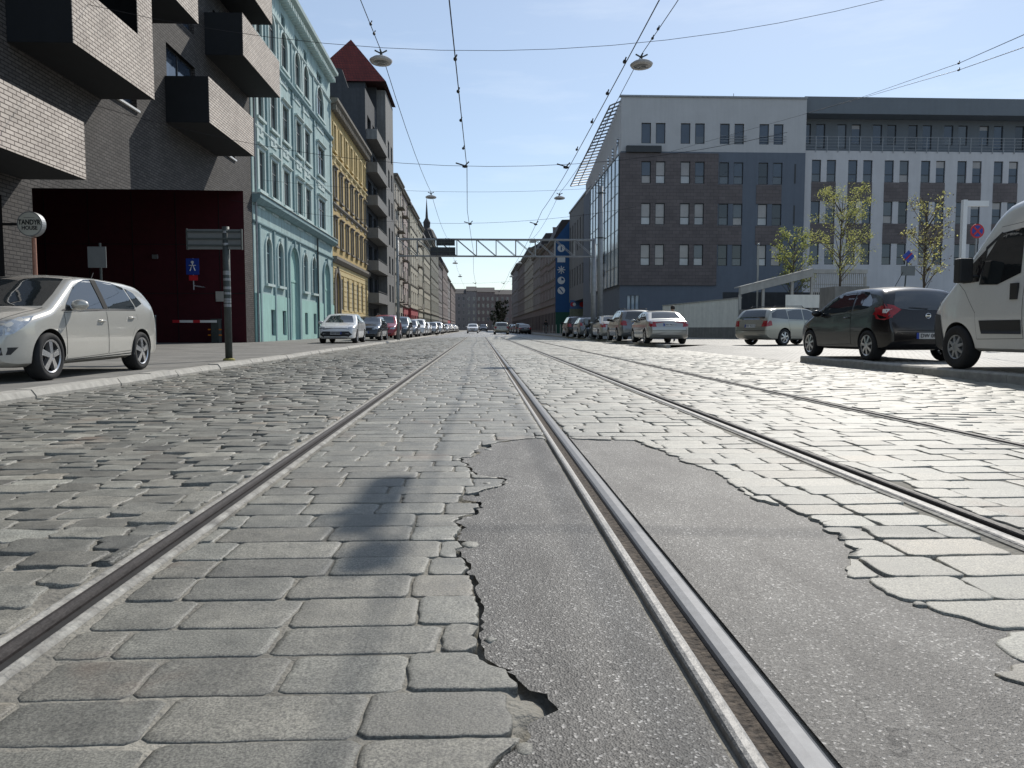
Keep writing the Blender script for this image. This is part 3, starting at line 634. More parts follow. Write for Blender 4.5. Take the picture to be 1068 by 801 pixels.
for o in ops: window(bd, o[0], o[1], o[2], o[3], y=.16, style='C', gl='g_blue', sill='white' if o[2] < 9 else None)
b = MB(); dG = 12.5
b.quad((yB, .001, ZG), (yB, dG, ZG), (yB, dG, hB + .02), (yB, .001, hB + .02))
b.quad((yA, .001, ZG), (yA, dG, ZG), (yA, dG, hB), (yA, .001, hB))
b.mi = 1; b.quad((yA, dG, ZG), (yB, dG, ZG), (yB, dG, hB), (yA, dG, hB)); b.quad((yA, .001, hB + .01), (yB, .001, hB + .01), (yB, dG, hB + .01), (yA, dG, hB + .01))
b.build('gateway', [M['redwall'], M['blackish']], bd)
for q in range(5): b = MB(); b.box(yB - .02, yB - .003, 1.2 + q * 2.1, 1.23 + q * 2.1, 0, hB - .1); b.build('panel_joint', M['blackish'], bd)
for q in (2.4, 4.8): b = MB(); b.box(yB - .02, yB - .004, .02, dG - .02, q, q + .03); b.build('panel_joint', M['blackish'], bd)
b = MB(); b.box(yB - .05, yB - .021, 6.3, 7.4, .02, 2.15); b.build('service_door', M['dgrey'], bd)
b = MB(); b.box(yB - .14, yB - .021, 4.2, 4.45, 4.1, 4.3); b.build('wall_lamp', M['steel'], bd)
b = MB(); b.box(-6, yP, .8, 1.0, -.1, 3.9); b.quad((-6, 0, 3.9), (yP, 0, 3.9), (yP, .8, 3.9), (-6, .8, 3.9)); b.quad((yP, 0, -.1), (yP, .8, -.1), (yP, .8, 3.9), (yP, 0, 3.9)); b.build('shopfront', M['blackish'], bd)
# balcony boxes
XF = -10.0
def span(u0, v0, u1, v1, X=XF): (ya, za), (yb, zb) = onX(u0, v0, X), onX(u1, v1, X); return ya, yb, (za + zb) / 2
def balcony(y0, y1, z0, z1, solid=False, cut=None):
    P_ = XL * -1 + XF; b = MB(); t = .02; d = -P_         # local y outward is negative
    b.mi = 0
    # front
    if cut:
        c0, c1, ez = cut
        b.box(y0, y1, d, d + t, z0, ez); b.box(c1, y1, d, d + t, ez, z1); b.box(y0, c0, d, d + t, ez, z1)
    else: b.box(y0, y1, d, d + t, z0, z1)
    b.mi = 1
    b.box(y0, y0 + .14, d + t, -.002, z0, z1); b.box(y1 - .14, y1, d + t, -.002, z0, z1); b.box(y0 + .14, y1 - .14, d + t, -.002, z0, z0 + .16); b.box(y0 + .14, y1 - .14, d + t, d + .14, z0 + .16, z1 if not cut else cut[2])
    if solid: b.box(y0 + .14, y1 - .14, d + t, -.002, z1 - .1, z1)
    # thin soffit sheet
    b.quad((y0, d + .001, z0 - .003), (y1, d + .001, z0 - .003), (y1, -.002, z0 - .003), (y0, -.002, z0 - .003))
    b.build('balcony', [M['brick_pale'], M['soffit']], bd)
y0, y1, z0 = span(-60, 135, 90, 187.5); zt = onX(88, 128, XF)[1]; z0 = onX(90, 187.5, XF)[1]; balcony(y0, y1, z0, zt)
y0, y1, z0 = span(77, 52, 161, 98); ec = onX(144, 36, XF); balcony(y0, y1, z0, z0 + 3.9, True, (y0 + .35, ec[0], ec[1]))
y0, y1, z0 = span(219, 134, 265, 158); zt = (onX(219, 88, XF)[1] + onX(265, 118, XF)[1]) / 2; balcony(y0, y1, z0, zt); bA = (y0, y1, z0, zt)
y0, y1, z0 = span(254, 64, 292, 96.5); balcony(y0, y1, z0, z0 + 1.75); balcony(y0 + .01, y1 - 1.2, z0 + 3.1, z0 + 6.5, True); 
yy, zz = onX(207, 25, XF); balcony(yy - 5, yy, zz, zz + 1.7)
# round hanging sign on the pier
sy, sh = onX(33, 234, -10.9)
t = thing('hanging_sign', 'round white restaurant sign lettered TANDYR HOUSE bracketed to the brick pier', 'sign', (-10.9, sy, sh))
b = MB(); b.lathe([(-.09, 0), (-.09, .30), (.09, .30), (.09, 0)], (0, 0, 0), 'y', 32); b.build('sign_drum', M['steel'], t, norm=True)
b = MB(); b.lathe([(-.095, 0), (-.095, .275), (-.088, .275)], (0, 0, 0), 'y', 32); b.build('sign_face', M['cream_sign'], t)
b = MB(); b.box(-.7, -.3, -.03, .03, -.03, .03); b.build('bracket', M['black'], t)
text_mesh('TANDYR', .165, 'lettering', M['black'], t, (0, -.099, .035), (math.pi / 2, 0, 0), .002, .0055, .8)
text_mesh('HOUSE', .13, 'lettering', M['black'], t, (0, -.099, -.10), (math.pi / 2, 0, 0), .002, .003, .9)
b = MB(); b.box(-.13, .13, -.098, -.0951, .148, .156); b.build('rule_line', M['black'], t)
px_, pz_ = onX(34.5, 249, -10.85); 
t = thing('wooden_post', 'slim orange brown post under the round restaurant sign', 'post', (-10.9, sy + .05, -.02)); b = MB(); b.tube([(0, 0, 0), (.01, 0, sh - .3)], [.06, .05], 10); b.build('post_shaft', M['rust'], t); b = MB(); b.box(-.1, .1, -.1, .1, 0, .03); b.build('base_plate', M['darksteel'], t)

# ---------- teal tenement
def tenement_base(name, label, ya, yb, X=XL, side='L'):
    if side == 'L': return thing(name, label, 'building', (X, ya, ZG), math.pi / 2)
    return thing(name, label, 'building', (X, yb, .02), -math.pi / 2)
y0 = y_end + .02; y1 = onX(344.5, 120, XL)[0]; W = y1 - y0
bt = tenement_base('teal_tenement', 'pale turquoise ornate tenement with arched portals and dentil cornice', y0, y1)
def tx(u): return LY(u) - y0
H = onX(344, 90, XL)[1]; HT = (onX(352, 76, -11.0)[1] + onX(312, 4, -11.0)[1]) / 2
zl = onX(310, 227, XL + .25)[1]
g_ops = []
for a, c in ((278.4, 283.6), (290.6, 295.6), (317, 321), (326, 330)): g_ops.append((tx(a), tx(c) + .15, 3.15, 5.65, True))
por = [(tx(302.5), tx(311.8), -.0, 5.75, True), (tx(338), tx(344) - .1, -.0, 5.6, True)]
base_w = [(tx(282), tx(286.5), .3, 1.75), (tx(294), tx(298), .3, 1.75), (tx(317.5), tx(320.5), .3, 1.75), (tx(326.5), tx(329.5), .3, 1.75)]
cols = [(272.6, 278.6), (286, 292.3), (298.3, 304.6), (312, 317.4), (320.8, 326), (334, 340.6)]
rows = [(8.0, 10.1, False), (11.8, 13.9, False), (16.0, 18.2, True)]
u_ops = [(tx(a), tx(c), z0, z1, ar) for (z0, z1, ar) in rows for (a, c) in cols]
att = [(tx(a) + .35, tx(c) - .25, HT - 2.0, HT - 1.35) for (a, c) in cols]
b = MB(); wall(b, W, -.05, HT - .1, g_ops + por + base_w + u_ops + att, D=12, rev=.12); b.build('wall', M['teal'], bt)
b = MB(); zb = 2.55
edges = sorted([(o[0] - .01, o[1] + .01) for o in por])
segs = []; cur = 0
for a, c in edges: segs.append((cur, a)); cur = c
if cur < W: segs.append((cur, W))
for a, c in segs:
    b = MB(); bw = [o for o in base_w if a < o[0] < c]; xx = a
    for o in bw: b.box(xx, o[0], -.06, -.002, 0, zb); b.box(o[0], o[1], -.06, -.002, 0, o[2]); b.box(o[0], o[1], -.06, -.002, o[3], zb); xx = o[1]
    b.box(xx, c, -.06, -.002, 0, zb); b.build('plinth', M['teal_base'], bt)
def strip(z, h, d, m='teal_light', name='string_course', x0=0, x1=None):
    b = MB(); x1 = W if x1 is None else x1; b.prism([(0, z), (-d * .4, z), (-d, z + h * .55), (-d, z + h), (0, z + h)], 'x', x0, x1); return b.build(name, M[m], bt)
strip(zl - .42, .42, .42, 'teal_dark', 'main_ledge'); strip(zl + .001, .08, .48, 'teal_light', 'ledge_cap')
strip(zl - 1.45, .14, .1, 'teal_dark')
strip(15.35, .28, .22, 'teal_dark'); strip(11.15, .12, .09); strip(HT - 2.35, .14, .12, 'teal_light')
cornice(bt, W, HT - .55, [(0, HT - .55), (-.22, HT - .5), (-.3, HT - .25), (-.62, HT - .2), (-.66, HT), (0, HT)], M['teal_light'], dent=(.42, .16, .5, .3))
b = MB(); b.prism([(-.62, HT + .002), (5, HT + 2.2), (12, HT + .002)], 'x', 0, W); b.build('roof', M['roofdark'], bt)
# pilasters
pil = [tx(u) for u in (271.2, 282, 295.5, 308.5, 319.3, 330.3)] + [W - .35]
for p in pil:
    b = MB(); 
    b.box(p - .02, p + .3, -.09, -.002, zl + .09, 11.14); b.box(p - .02, p + .3, -.09, -.002, 11.28, 15.34); b.box(p, p + .26, -.07, -.002, 15.64, HT - 2.36); b.box(p - .08, p + .36, -.12, -.002, 14.9, 15.1)
    b.build('pilaster', M['teal_light' if pil.index(p) % 2 == 0 else 'teal_dark'], bt)
for p in (tx(271.4), tx(286.6), tx(299.2), tx(313), tx(330.5)):
    b = MB(); b.box(p - .02, p + .22, -.10, -.003, .0, zl - 1.46); b.build('ground_pilaster', M['teal_dark'], bt)
# surrounds
def surround(o, m='teal_light', t=.16, d=.08, arch=False, panel=True, hood=True):
    a, c, e, f = o[:4]; b = MB()
    if arch:
        r = (c - a) / 2; mm = (a + c) / 2; N = 12; zc = f - r
        b.box(a - t, a - .001, -d, -.002, e, zc); b.box(c + .001, c + t, -d, -.002, e, zc)
        for k in range(N):
            t0, t1 = math.pi * k / N, math.pi * (k + 1) / N
            q = lambda rr, tt, y: (mm + rr * math.cos(tt), y, zc + rr * math.sin(tt))
            b.quad(q(r + .001, t0, -d), q(r + t, t0, -d), q(r + t, t1, -d), q(r + .001, t1, -d)); b.quad(q(r + t, t0, -d), q(r + t, t0, 0), q(r + t, t1, 0), q(r + t, t1, -d)); b.quad(q(r, t0, -d), q(r, t0, 0), q(r, t1, 0), q(r, t1, -d))
        b.box(mm - .1, mm + .1, -d - .06, -.002, f + .02, f + t + .14)
    else:
        b.box(a - t, a - .001, -d, -.002, e, f); b.box(c + .001, c + t, -d, -.002, e, f); b.box(a - t, c + t, -d, -.002, f + .001, f + t)
        if hood: b.prism([(-.002, f + t + .001), (-.22, f + t + .08), (-.22, f + t + .15), (-.002, f + t + .15)], 'x', a - t - .1, c + t + .1)
    b.box(a - t - .05, c + t + .05, -d - .1, -.002, e - .14, e - .001)
    if panel: b.box(a, c, -.05, -.002, e - .95, e - .25); b.lathe([(-.11, .0), (-.10, .14), (-.05, .2)], ((a + c) / 2, 0, e - .6), 'y', 10)
    return b.build('window_surround', M[m], bt)
for o in u_ops: surround(o, arch=o[4])
for o in g_ops: surround(o, arch=True, panel=False, t=.12)
for o in por: surround(o, 'teal_dark', t=.22, d=.12, arch=True, panel=False)
random.seed(11)
for o in u_ops: window(bt, o[0], o[1], o[2], o[3], y=.05, style='T', fm='signgrey', gl=random.choice(['g_dark', 'g_dark|g_mid', 'g_dark', 'g_mid', 'g_mid|g_dark|.5']))
for o in g_ops: window(bt, o[0], o[1], o[2], o[3], y=.07, style='T', fm='teal_dark', gl='g_mid')
for o in base_w + att: window(bt, o[0], o[1], o[2], o[3], y=.06, style='C', fm='teal_dark', gl='g_dark')
for o in por:
    b = MB(); b.box(o[0], o[1], .115, .16, 0, o[3]); b.box((o[0] + o[1]) / 2 - .03, (o[0] + o[1]) / 2 + .03, .09, .114, 0, 3.6); b.box(o[0], o[1], .08, .113, 3.6, 3.75); b.build('portal_door', M['teal_base'], bt)
b = MB(); b.tube([(.25, -.12, 0), (.25, -.12, HT - .7)], .06); b.build('downpipe', M['steel'], bt)
b = MB(); b.tube([(tx(330.8), -.14, 0), (tx(330.8), -.14, zl - .5)], .06); b.build('downpipe', M['darksteel'], bt)

# ---------- ochre tenement
y0 = y1 + .02; y1 = onX(382, 200, XL)[0]; W = y1 - y0
by = tenement_base('ochre_tenement', 'ochre yellow tenement with rusticated ground floor and grey window ornaments', y0, y1)
bt = by
HT = onX(364, 125, -11.2)[1]; zl = onX(366, 276, XL)[1]; print('ochre', y0, y1, HT, zl)
nb = 7; bw_ = W / nb; rows = [(zl + .9, zl + 3.0), (zl + 4.7, zl + 6.9), (zl + 8.4, zl + 10.5)]
u_ops = [(bw_ * (i + .5) - .5, bw_ * (i + .5) + .5, r[0], r[1]) for r in rows for i in range(nb)]
g_ops = [(bw_ * (i + .5) - .5, bw_ * (i + .5) + .5, 2.3, 4.9) for i in range(1, nb)] + [(.5, 2.6, 0, 5.3, True)]
b = MB(); wall(b, W, -.05, HT - .1, u_ops + g_ops, D=12, rev=.12); b.build('wall', M['yellow'], by)
b = MB(); z = .1; k = 0
while z < zl - .5:
    cuts = [0]
    for o in sorted(g_ops):
        if o[2] < z + .3 and o[3] > z + .05: cuts += [o[0] - .1, o[1] + .1]
    cuts.append(W)
    for i in range(0, len(cuts), 2): b.box(cuts[i], cuts[i + 1], -.05, -.002, z, z + .36)
    z += .42
b.build('rustication', M['yellow_pale'], by)
strip(zl - .5, .5, .35, 'greytrim', 'main_ledge'); strip(zl + 4.0, .25, .18, 'greytrim'); strip(zl + 7.8, .2, .15, 'yellow_pale')
cornice(by, W, HT - .4, [(0, HT - .5), (-.3, HT - .4), (-.6, HT - .2), (-.62, HT), (0, HT)], M['greytrim'], dent=(.6, .2, .45, .45))
b = MB(); b.prism([(-.6, HT + .002), (5, HT + 2.0), (12, HT + .002)], 'x', 0, W); b.build('roof', M['roofdark'], by)
for o in u_ops: surround(o, 'greytrim' if o[2] < zl + 8 else 'yellow_pale', t=.15, d=.1, hood=o[2] < zl + 8, panel=o[2] > zl + 4)
for o in u_ops + g_ops[:-1]: window(by, o[0], o[1], o[2], o[3], y=.05, style='T', fm='framew', gl=random.choice(['g_dark', 'g_mid', 'g_dark']))
o = g_ops[-1]; surround(o, 'greytrim', t=.3, d=.15, arch=True, panel=False); b = MB(); b.box(o[0], o[1], .115, .16, 0, o[3]); b.build('portal_door', M['brown'], by)

# ---------- grey block with balconies and red roof
y0 = y1 + .02; yb_ = onX(403, 200, -10.6)[0]; y1 = onX(410.5, 200, -10.6)[0]; W = y1 - y0; WB = yb_ - y0
bg_ = tenement_base('grey_balcony_block', 'dark grey apartment block with stacked balconies and steep red tiled roof', y0, y1)
HG = onX(403, 97, -10.6)[1]; fl = 3.35; print('grey', y0, yb_, y1, HG)
ops = [(WB * .15, WB * .45, 3.9 + k * fl, 6.2 + k * fl) for k in range(6)] + [(WB * .6, WB * .85, 3.9 + k * fl, 6.2 + k * fl) for k in range(6)] + [(1, WB - 1, .3, 3.0)]
b = MB(); wall(b, WB, -.05, HG - 2.5, ops, D=13, rev=.3); b.build('wall', M['dgrey'], bg_)
ops2 = [(WB + (W - WB) * .25, WB + (W - WB) * .45, 3.9 + k * fl, 5.9 + k * fl) for k in range(6)] + [(WB + (W - WB) * .65, WB + (W - WB) * .85, 3.9 + k * fl, 5.9 + k * fl) for k in range(6)]
b = MB()
b2 = MB(); wall(b2, W, -.05, HG, ops2, D=1.0, x0=WB, rev=.2)
b2.v = [(p[0], p[1] - 1.0, p[2]) for p in b2.v]; b2.build('bay_tower', M['grey_render'], bg_)
for o in ops: window(bg_, o[0], o[1], o[2], o[3], y=.2, style='C', gl='g_dark')
for o in ops2: window(bg_, o[0], o[1], o[2], o[3], y=-.88, style='T', fm='frame', gl='g_mid')
for k in range(6):
    z = 3.6 + k * fl; b = MB(); d = -1.15
    b.box(.2, WB - .02, d, -.002, z - .18, z); b.box(.2, WB - .02, d, d + .1, z + .001, z + .85); b.box(.2, .3, d + .1, -.002, z + .001, z + .85)
    b.tube([(.2, d + .05, z + 1.0), (WB, d + .05, z + 1.0)], .025, 6); b.build('balcony', M['grey_render'], bg_)
b = MB(); zb = HG + .3
rx0 = WB - 2.2; ap = onY(366, 41, y0 + WB + 2.2); rz_ = ap[1]; ry_ = -(ap[0] + 11.6)
pts = [(rx0, -1.35, zb), (W + .3, -1.35, zb), (W + .3, 7.5, zb), (rx0, 7.5, zb), (WB + 2.2, ry_, rz_), (W - 1.5, ry_, rz_)]
b.add(pts, [(0, 1, 5, 4), (1, 2, 5), (2, 3, 4, 5), (3, 0, 4), (0, 3, 2, 1)]); b.build('roof', M['redtile'], bg_)
b = MB(); b.box(WB, W, .02, 8, HG - 2.5, zb - .01); b.box(rx0 + .4, WB, 1.0, 7, HG - 2.5, zb - .01); b.build('attic', M['dgrey'], bg_)
g0 = onY(353, 72, y0)[1]
b = MB(); b.prism([(0, HG - 7.0), (.1, onY(384, 141, y0)[1]), (2.3, g0), (6, g0 + 1), (12, g0 + 1), (12, HG - 7.0)], 'x', -.0 + .01, .45); 
b.build('fire_wall', M['dgrey'], bg_)

# ---------- generic houses
def house(name, label, ya, yb, H, wm, X=XL, side='L', nb=4, nf=5, gm_=None, zf=4.2, trim='greytrim', roof='gable', roofm='roofdark', split=False, ww=1.0, balc=False, group=None, D=12, glz=('g_dark', 'g_mid', 'g_dark')):
    global bt, W
    t = tenement_base(name, label, ya, yb, X, side); bt = t; W = yb - ya
    if group: t['group'] = group
    fh = (H - zf - .9) / (nf - 1); bw = W / nb
    ups = [(bw * (i + .5) - ww / 2, bw * (i + .5) + ww / 2, zf + .9 + k * fh, zf + .9 + k * fh + fh * .55) for k in range(nf - 1) for i in range(nb)]
    gro = [(bw * (i + .5) - bw * .32, bw * (i + .5) + bw * .32, .3, 3.0) for i in range(nb)]
    if gm_:
        b = MB(); wall(b, W, zf, H, ups, D=D, rev=.1); b.build('wall', M[wm], t)
        b = MB(); wall(b, W, -.05, zf, gro, D=D, rev=.12, roof=False); b.build('ground_floor', M[gm_], t)
    else:
        b = MB(); wall(b, W, -.05, H, ups + gro, D=D, rev=.1); b.build('wall', M[wm], t)
    for o in ups: window(t, o[0], o[1], o[2], o[3], y=.04, style='T', fm='framew', gl=random.choice(glz), split=split)
    for o in gro: window(t, o[0], o[1], o[2], o[3], y=.06, style='C', fm='frame', gl='g_dark', split=split)
    b = MB(); b.prism([(0, zf - .2), (-.2, zf - .1), (-.2, zf), (0, zf)], 'x', 0, W)
    for k in range(1, nf - 1): zz = zf + .9 + k * fh - .3; b.prism([(0, zz), (-.1, zz + .05), (-.1, zz + .13), (0, zz + .13)], 'x', 0, W)
    for o in ups: b.box(o[0] - .13, o[1] + .13, -.1, -.002, o[3] + .02, o[3] + .2); b.box(o[0] - .13, o[1] + .13, -.12, -.002, o[2] - .12, o[2] - .001)
    b.build('trim', M[trim], t)
    cornice(t, W, H - .3, [(0, H - .35), (-.3, H - .25), (-.5, H - .1), (-.5, H), (0, H)], M[trim], dent=(.7, .2, .35, .35))
    b = MB()
    if roof == 'gable': b.prism([(-.5, H + .002), (4.5, H + 2.6), (D, H + .002)], 'x', 0, W)
    elif roof == 'mans': b.prism([(-.3, H + .002), (.9, H + 2.6), (D - 2, H + 3.0), (D, H + .002)], 'x', 0, W)
    else: b.box(0, W, .2, D, H + .002, H + .3)
    b.build('roof', M[roofm], t)
    for q in range(random.randint(1, 2)):
        cxx = random.uniform(1, W - 1); b = MB(); b.box(cxx, cxx + .6, 4, 5.2, H + 1.2, H + 4.0); b.box(cxx - .05, cxx + .65, 3.95, 5.25, H + 4.0, H + 4.15); b.build('chimney', M['brown'], t)
    if balc:
        for k in range(nf - 1):
            z = zf + .3 + k * fh; b = MB(); b.box(bw * 1.05, bw * 1.95, -.9, -.002, z - .15, z); b.box(bw * 1.05, bw * 1.95, -.9, -.82, z, z + .95); b.build('balcony', M[trim], t)
    return t
random.seed(3)
def Lb(u): return onX(u, 343, XL)[0]
segs = [(410.8, 418.5, 21.5, 'tan', None, 'tall tan tenement directly beyond the red roofed balcony block', 3, 6, 'flat'),
        (418.5, 427, 21.0, 'pinkish', 'redshop', 'pinkish tenement with red shopfront and balconies, behind the dark van', 4, 6, 'gable'),
        (427, 434.5, 21.5, 'cream', 'redshop', 'pale tenement with red shopfront, left of the cream one', 4, 6, 'mans'),
        (434.5, 441.5, 20.5, 'cream', None, 'cream tenement with grey cornice beside the sign gantry boards', 5, 5, 'gable'),
        (441.5, 448, 20.0, 'cream', 'olive', 'cream and olive tenement just before the spired house', 5, 5, 'mans'),
        (448, 456, 20.5, 'olive', None, 'olive grey corner house carrying a small dark spire', 6, 5, 'mans'),
        (456, 461.5, 20.0, 'farbrown', None, 'grey brown tenement beyond the spired house', 6, 5, 'gable'),
        (461.5, 466.5, 20.5, 'brown', None, 'dark brown tenement far down the left side', 6, 5, 'mans'),
        (466.5, 470, 20.0, 'farbrown', 'redshop', 'far left tenement with a red shopfront', 6, 5, 'gable'),
        (470, 474.5, 19.0, 'brown', None, 'last dark tenement on the left before the closing block', 8, 5, 'gable')]
for k, (ua, ub, H, wm, gm_, lab, nb, nf, rf) in enumerate(segs):
    ya, yb = Lb(ua), min(Lb(ub), 380)
    t = house('tenement_house', lab, ya + .02, yb, H + [0, .8, -.6, .5, -.9, .6, -.4, .9, -.3, 0][k], wm, X=XL + [.25, -.1, .3, 0, .25, .45, 0, .2, -.1, .2][k], nb=nb + (2 if yb - ya > 20 else 0), nf=nf, gm_=gm_, roof=rf, balc=k in (0, 1, 3))
    if 'spire' in lab and 'carrying' in lab:
        xs_ = (yb - ya) * .5; b = MB(); b.lathe([(H, 2.2), (H + 2.6, 2.2), (H + 3, 2.6), (H + 5, 1.6), (H + 5.6, .8), (H + 7, .9), (H + 8, .35), (H + 13, .03)], (xs_, 2.0, 0), 'z', 8); b.build('spire', M['roofdark'], t)
    if k == 4:
        b = MB()
        for q in (6, 7.4): b.box(q, q + 1.0, 3, 4.2, H + 1, H + 7)
        b.build('chimney', M['dgrey'], t)
# end block closing the street
yE = 386
for k, (ua, ub, v, m, lab) in enumerate([(471, 486, 306, 'farbrown', 'left wing of the grey brown apartment row closing the street'), (486, 497, 303.5, 'farbrown', 'slightly taller middle house of the row closing the street'),
                                  (497, 516, 304.5, 'brown', 'long dark house of the row closing the street'), (516, 548, 307, 'brown', 'right wing of the row closing the street')]):
    xa, H = onY(ua, v, yE); xb = onY(ub, v, yE)[0]
    t = thing('apartment_row', lab, 'building', (xa, yE, 0)); W = xb - xa; nb = max(2, int(W / 2.2)); bw = W / nb; fh = 3.4
    ops = [(bw * (i + .5) - .5, bw * (i + .5) + .5, 1.2 + k2 * fh, 3.0 + k2 * fh) for k2 in range(5) for i in range(nb)]
    b = MB(); wall(b, W, 0, H, ops, D=12); b.build('wall', M[m], t)
    for o in ops: window(t, *o, style='C', fm='framew', gl='g_mid', split=False)
    b = MB(); b.prism([(-.3, H), (5, H + 2.5), (12, H)], 'x', 0, W); b.build('roof', M['roofdark'], t)

# ================================================================== RIGHT: corner office building
YA = 68.0
xA = onY(648, 130, YA)[0]; xS = onY(841, 130, YA)[0]
HTa = onY(740, 102, YA)[1]; hL = onY(740, 158.5, YA)[1]; hP = onY(700, 297, YA)[1]
print('A', xA, xS, HTa, hL, hP)
ta = thing('office_building', 'corner office block with light top floor, brown cladding panel and slate blue wall', 'building', (xA, YA, 0.0))
W = xS - xA
rowsA = [onY(675, v, YA)[1] for v in (149.5, 128, 191.5, 168.5, 234.5, 212, 277, 255)]
def ax(u, v=200): return onY(u, v, YA)[0] - xA
wins = [(669, 679), (684, 694), (710, 720), (725, 735), (751, 761), (766, 776), (792, 802), (807, 817)]
uw = [(ax(a, 140), ax(c, 140), rowsA[0], rowsA[1]) for a, c in wins]
lw = [[(ax(a, 140), ax(c, 140), rowsA[2 * k], rowsA[2 * k + 1]) for a, c in wins] for k in (1, 2, 3)]
ySt = onX(617, 250, xA)[0] - YA; pe = onX(611, 192, xA); ye_, ze_ = pe[0] - YA, pe[1]; print('pe', pe)
b = MB(); wall(b, W, hL, HTa, uw, D=24, rev=.16, sides=False, roof=False)
b.quad((0, 0, hL), (0, ye_, hL), (0, ye_, max(ze_, hL + .4)), (0, 0, HTa)); b.quad((W, 0, hL), (W, 24, hL), (W, 24, HTa), (W, 0, HTa)); b.quad((0, 0, HTa), (W, 0, HTa), (W, 24, HTa), (0, ye_, max(ze_, hL + .4)))
b.build('top_storey_wall', M['A_light'], ta)
b = MB(); wall(b, W, -.0, hL, lw[0] + lw[1] + lw[2] + [(ax(655), ax(668), .1, 3.6)], D=24, rev=.16, x0=0.0); b.build('wall', M['A_slate'], ta)
pr = ax(748, 200); b = MB(); wall(b, pr, hP, hL - .15, [o for r in lw for o in r if o[1] < pr], D=.1, rev=.1, roof=False, sides=False, x0=-.12)
b.v = [(p[0], p[1] - .14, p[2]) for p in b.v]; b.box(pr, pr + .03, -.14, -.002, hP, hL - .15); b.box(-.12, pr, -.14, -.002, hP - .05, hP - .001)
b.build('cladding_panel', M['A_brown'], ta)
for (a, c) in ((749, 775.5), (790, 816.5)):
    for (zt, zb) in ((rowsA[2], rowsA[5]), (rowsA[4], rowsA[7])):
        b = MB(); b.box(ax(a, 140), ax(c, 140), -.03, -.002, zb + .02, zt - .02); b.build('spandrel', M['A_brown'], ta)
gl = {0: ['g_blue', 'g_blue', 'g_blue', 'g_blue|g_mid', 'g_blue', 'g_blue|g_mid', 'g_blue', 'g_blue'], 1: ['g_blue|g_pale', 'g_pale|g_white', 'g_pale|g_white', 'g_blue|g_mid', 'g_dark|g_mid', 'g_blue|g_mid', 'g_dark', 'g_blue|g_mid'],
      2: ['g_pale|g_white', 'g_pale', 'g_pale|g_white', 'g_pale|g_white', 'g_dark|g_mid', 'g_mid|g_pale', 'g_pale|g_white', 'g_dark'], 3: ['g_pale|g_white', 'g_pale', 'g_pale|g_white', 'g_mid|g_white', 'g_dark', 'g_dark|g_mid', 'g_pale|g_white', 'g_pale']}
for i, o in enumerate(uw): window(ta, *o, y=.1, style='N', gl=gl[0][i])
for k in range(3):
    for i, o in enumerate(lw[k]): window(ta, *o, y=(-.03 if o[1] < pr else .1), style='H', gl=gl[k + 1][i])
for k in (1, 2): b = MB(); b.box(ax(828), ax(829.5), -.02, -.002, rowsA[2 * k] + .1, rowsA[2 * k + 1] - .1); b.build('slit_window', M['frame'], ta)
b = MB(); zz = onY(700, 153, YA)[1]; b.box(ax(652.5), ax(688.5), -.35, -.002, zz - .55, zz); b.build('ventilation_box', M['frame'], ta)
for a in (752, 793):
    b = MB(); z0_ = rowsA[0] + .25
    for q in range(3): b.tube([(ax(a - 1, 140), -.08, z0_ + q * .22), (ax(a + 27, 140), -.08, z0_ + q * .22)], .018, 6)
    b.build('window_guard', M['steel'], ta)
b = MB(); b.box(-.15, W + .02, -.12, .3, HTa + .002, HTa + .14); b.build('parapet_cap', M['steel'], ta)
b = MB(); b.tube([(ax(786), 6, HTa), (ax(786), 6, HTa + 2.2)], .03, 6); b.build('antenna', M['steel'], ta)
# glass entrance
b = MB(); x0_, x1_ = ax(655), ax(668); b.box(x0_, x1_, .1, .14, .1, 3.6); b.build('entrance_glass', M['curtain'], ta)
b = MB()
for q in range(4): xx = x0_ + (x1_ - x0_) * q / 3; b.box(xx - .04, xx + .04, .02, .099, .1, 3.6)
b.box(x0_, x1_, .02, .098, 2.3, 2.4); b.build('entrance_frame', M['frame'], ta)
# street side of A (facing -X): own children in the same frame (x local = world X - xA, y local = world Y - YA)
ySt = onX(617, 250, xA)[0] - YA
zg0, zg1 = 4.3, hL - .1
b = MB(); b.quad((-.16, -.1, hP), (-.16, ySt, hP), (-.16, ySt, hL - .3), (-.16, -.1, hL - .3)); b.quad((-.16, -.1, hP), (0, -.1, hP), (0, ySt, hP), (-.16, ySt, hP)); b.build('curtain_wall', M['curtain'], ta)
b = MB(); ny = 9
for q in range(ny + 1): yy = ySt * q / ny; b.box(-.22, -.161, yy - .015, yy + .015, hP, hL - .3)
for q in range(8): z = hP + (hL - .3 - hP) * q / 7; b.box(-.2, -.162, 0.05, ySt, z - .01, z + .01)
b.build('curtain_frame', M['signgrey'], ta)
b = MB()
for q in range(6): yy = 1.2 + q * (ySt - 2) / 6; b.box(-.02, .02, yy, yy + .9, rowsA[0] - .6, rowsA[1] - 1.0 - q * .25)
b.build('street_windows', M['g_dark'], ta)
b = MB()
po = onX(595, 194, xA - 2.0); yo_, zo_ = po[0] - YA, po[1]
for q in range(26):
    f = q / 25; a = (-.02, .3 + (ye_ - .3) * f, HTa - .3 + (ze_ - HTa + .3) * f); c = (-.9 - 1.1 * f, .6 + (yo_ - .6) * f, HTa - .6 + (zo_ - HTa + .6) * f); b.tube([a, c], .07, 4)
b.tube([(-.9, .6, HTa - .6), (-2.0, yo_, zo_)], .07, 6); b.tube([(-.45, .45, HTa - .45), (-1.0, (ye_ + yo_) / 2, (ze_ + zo_) / 2)], .05, 6)
b.build('sun_louvre', M['steel'], ta)
b = MB(); 
for q in range(3): b.tube([(-.2, 1 + q * 5, 0), (-.2, 1 + q * 5, hP)], .16, 10)
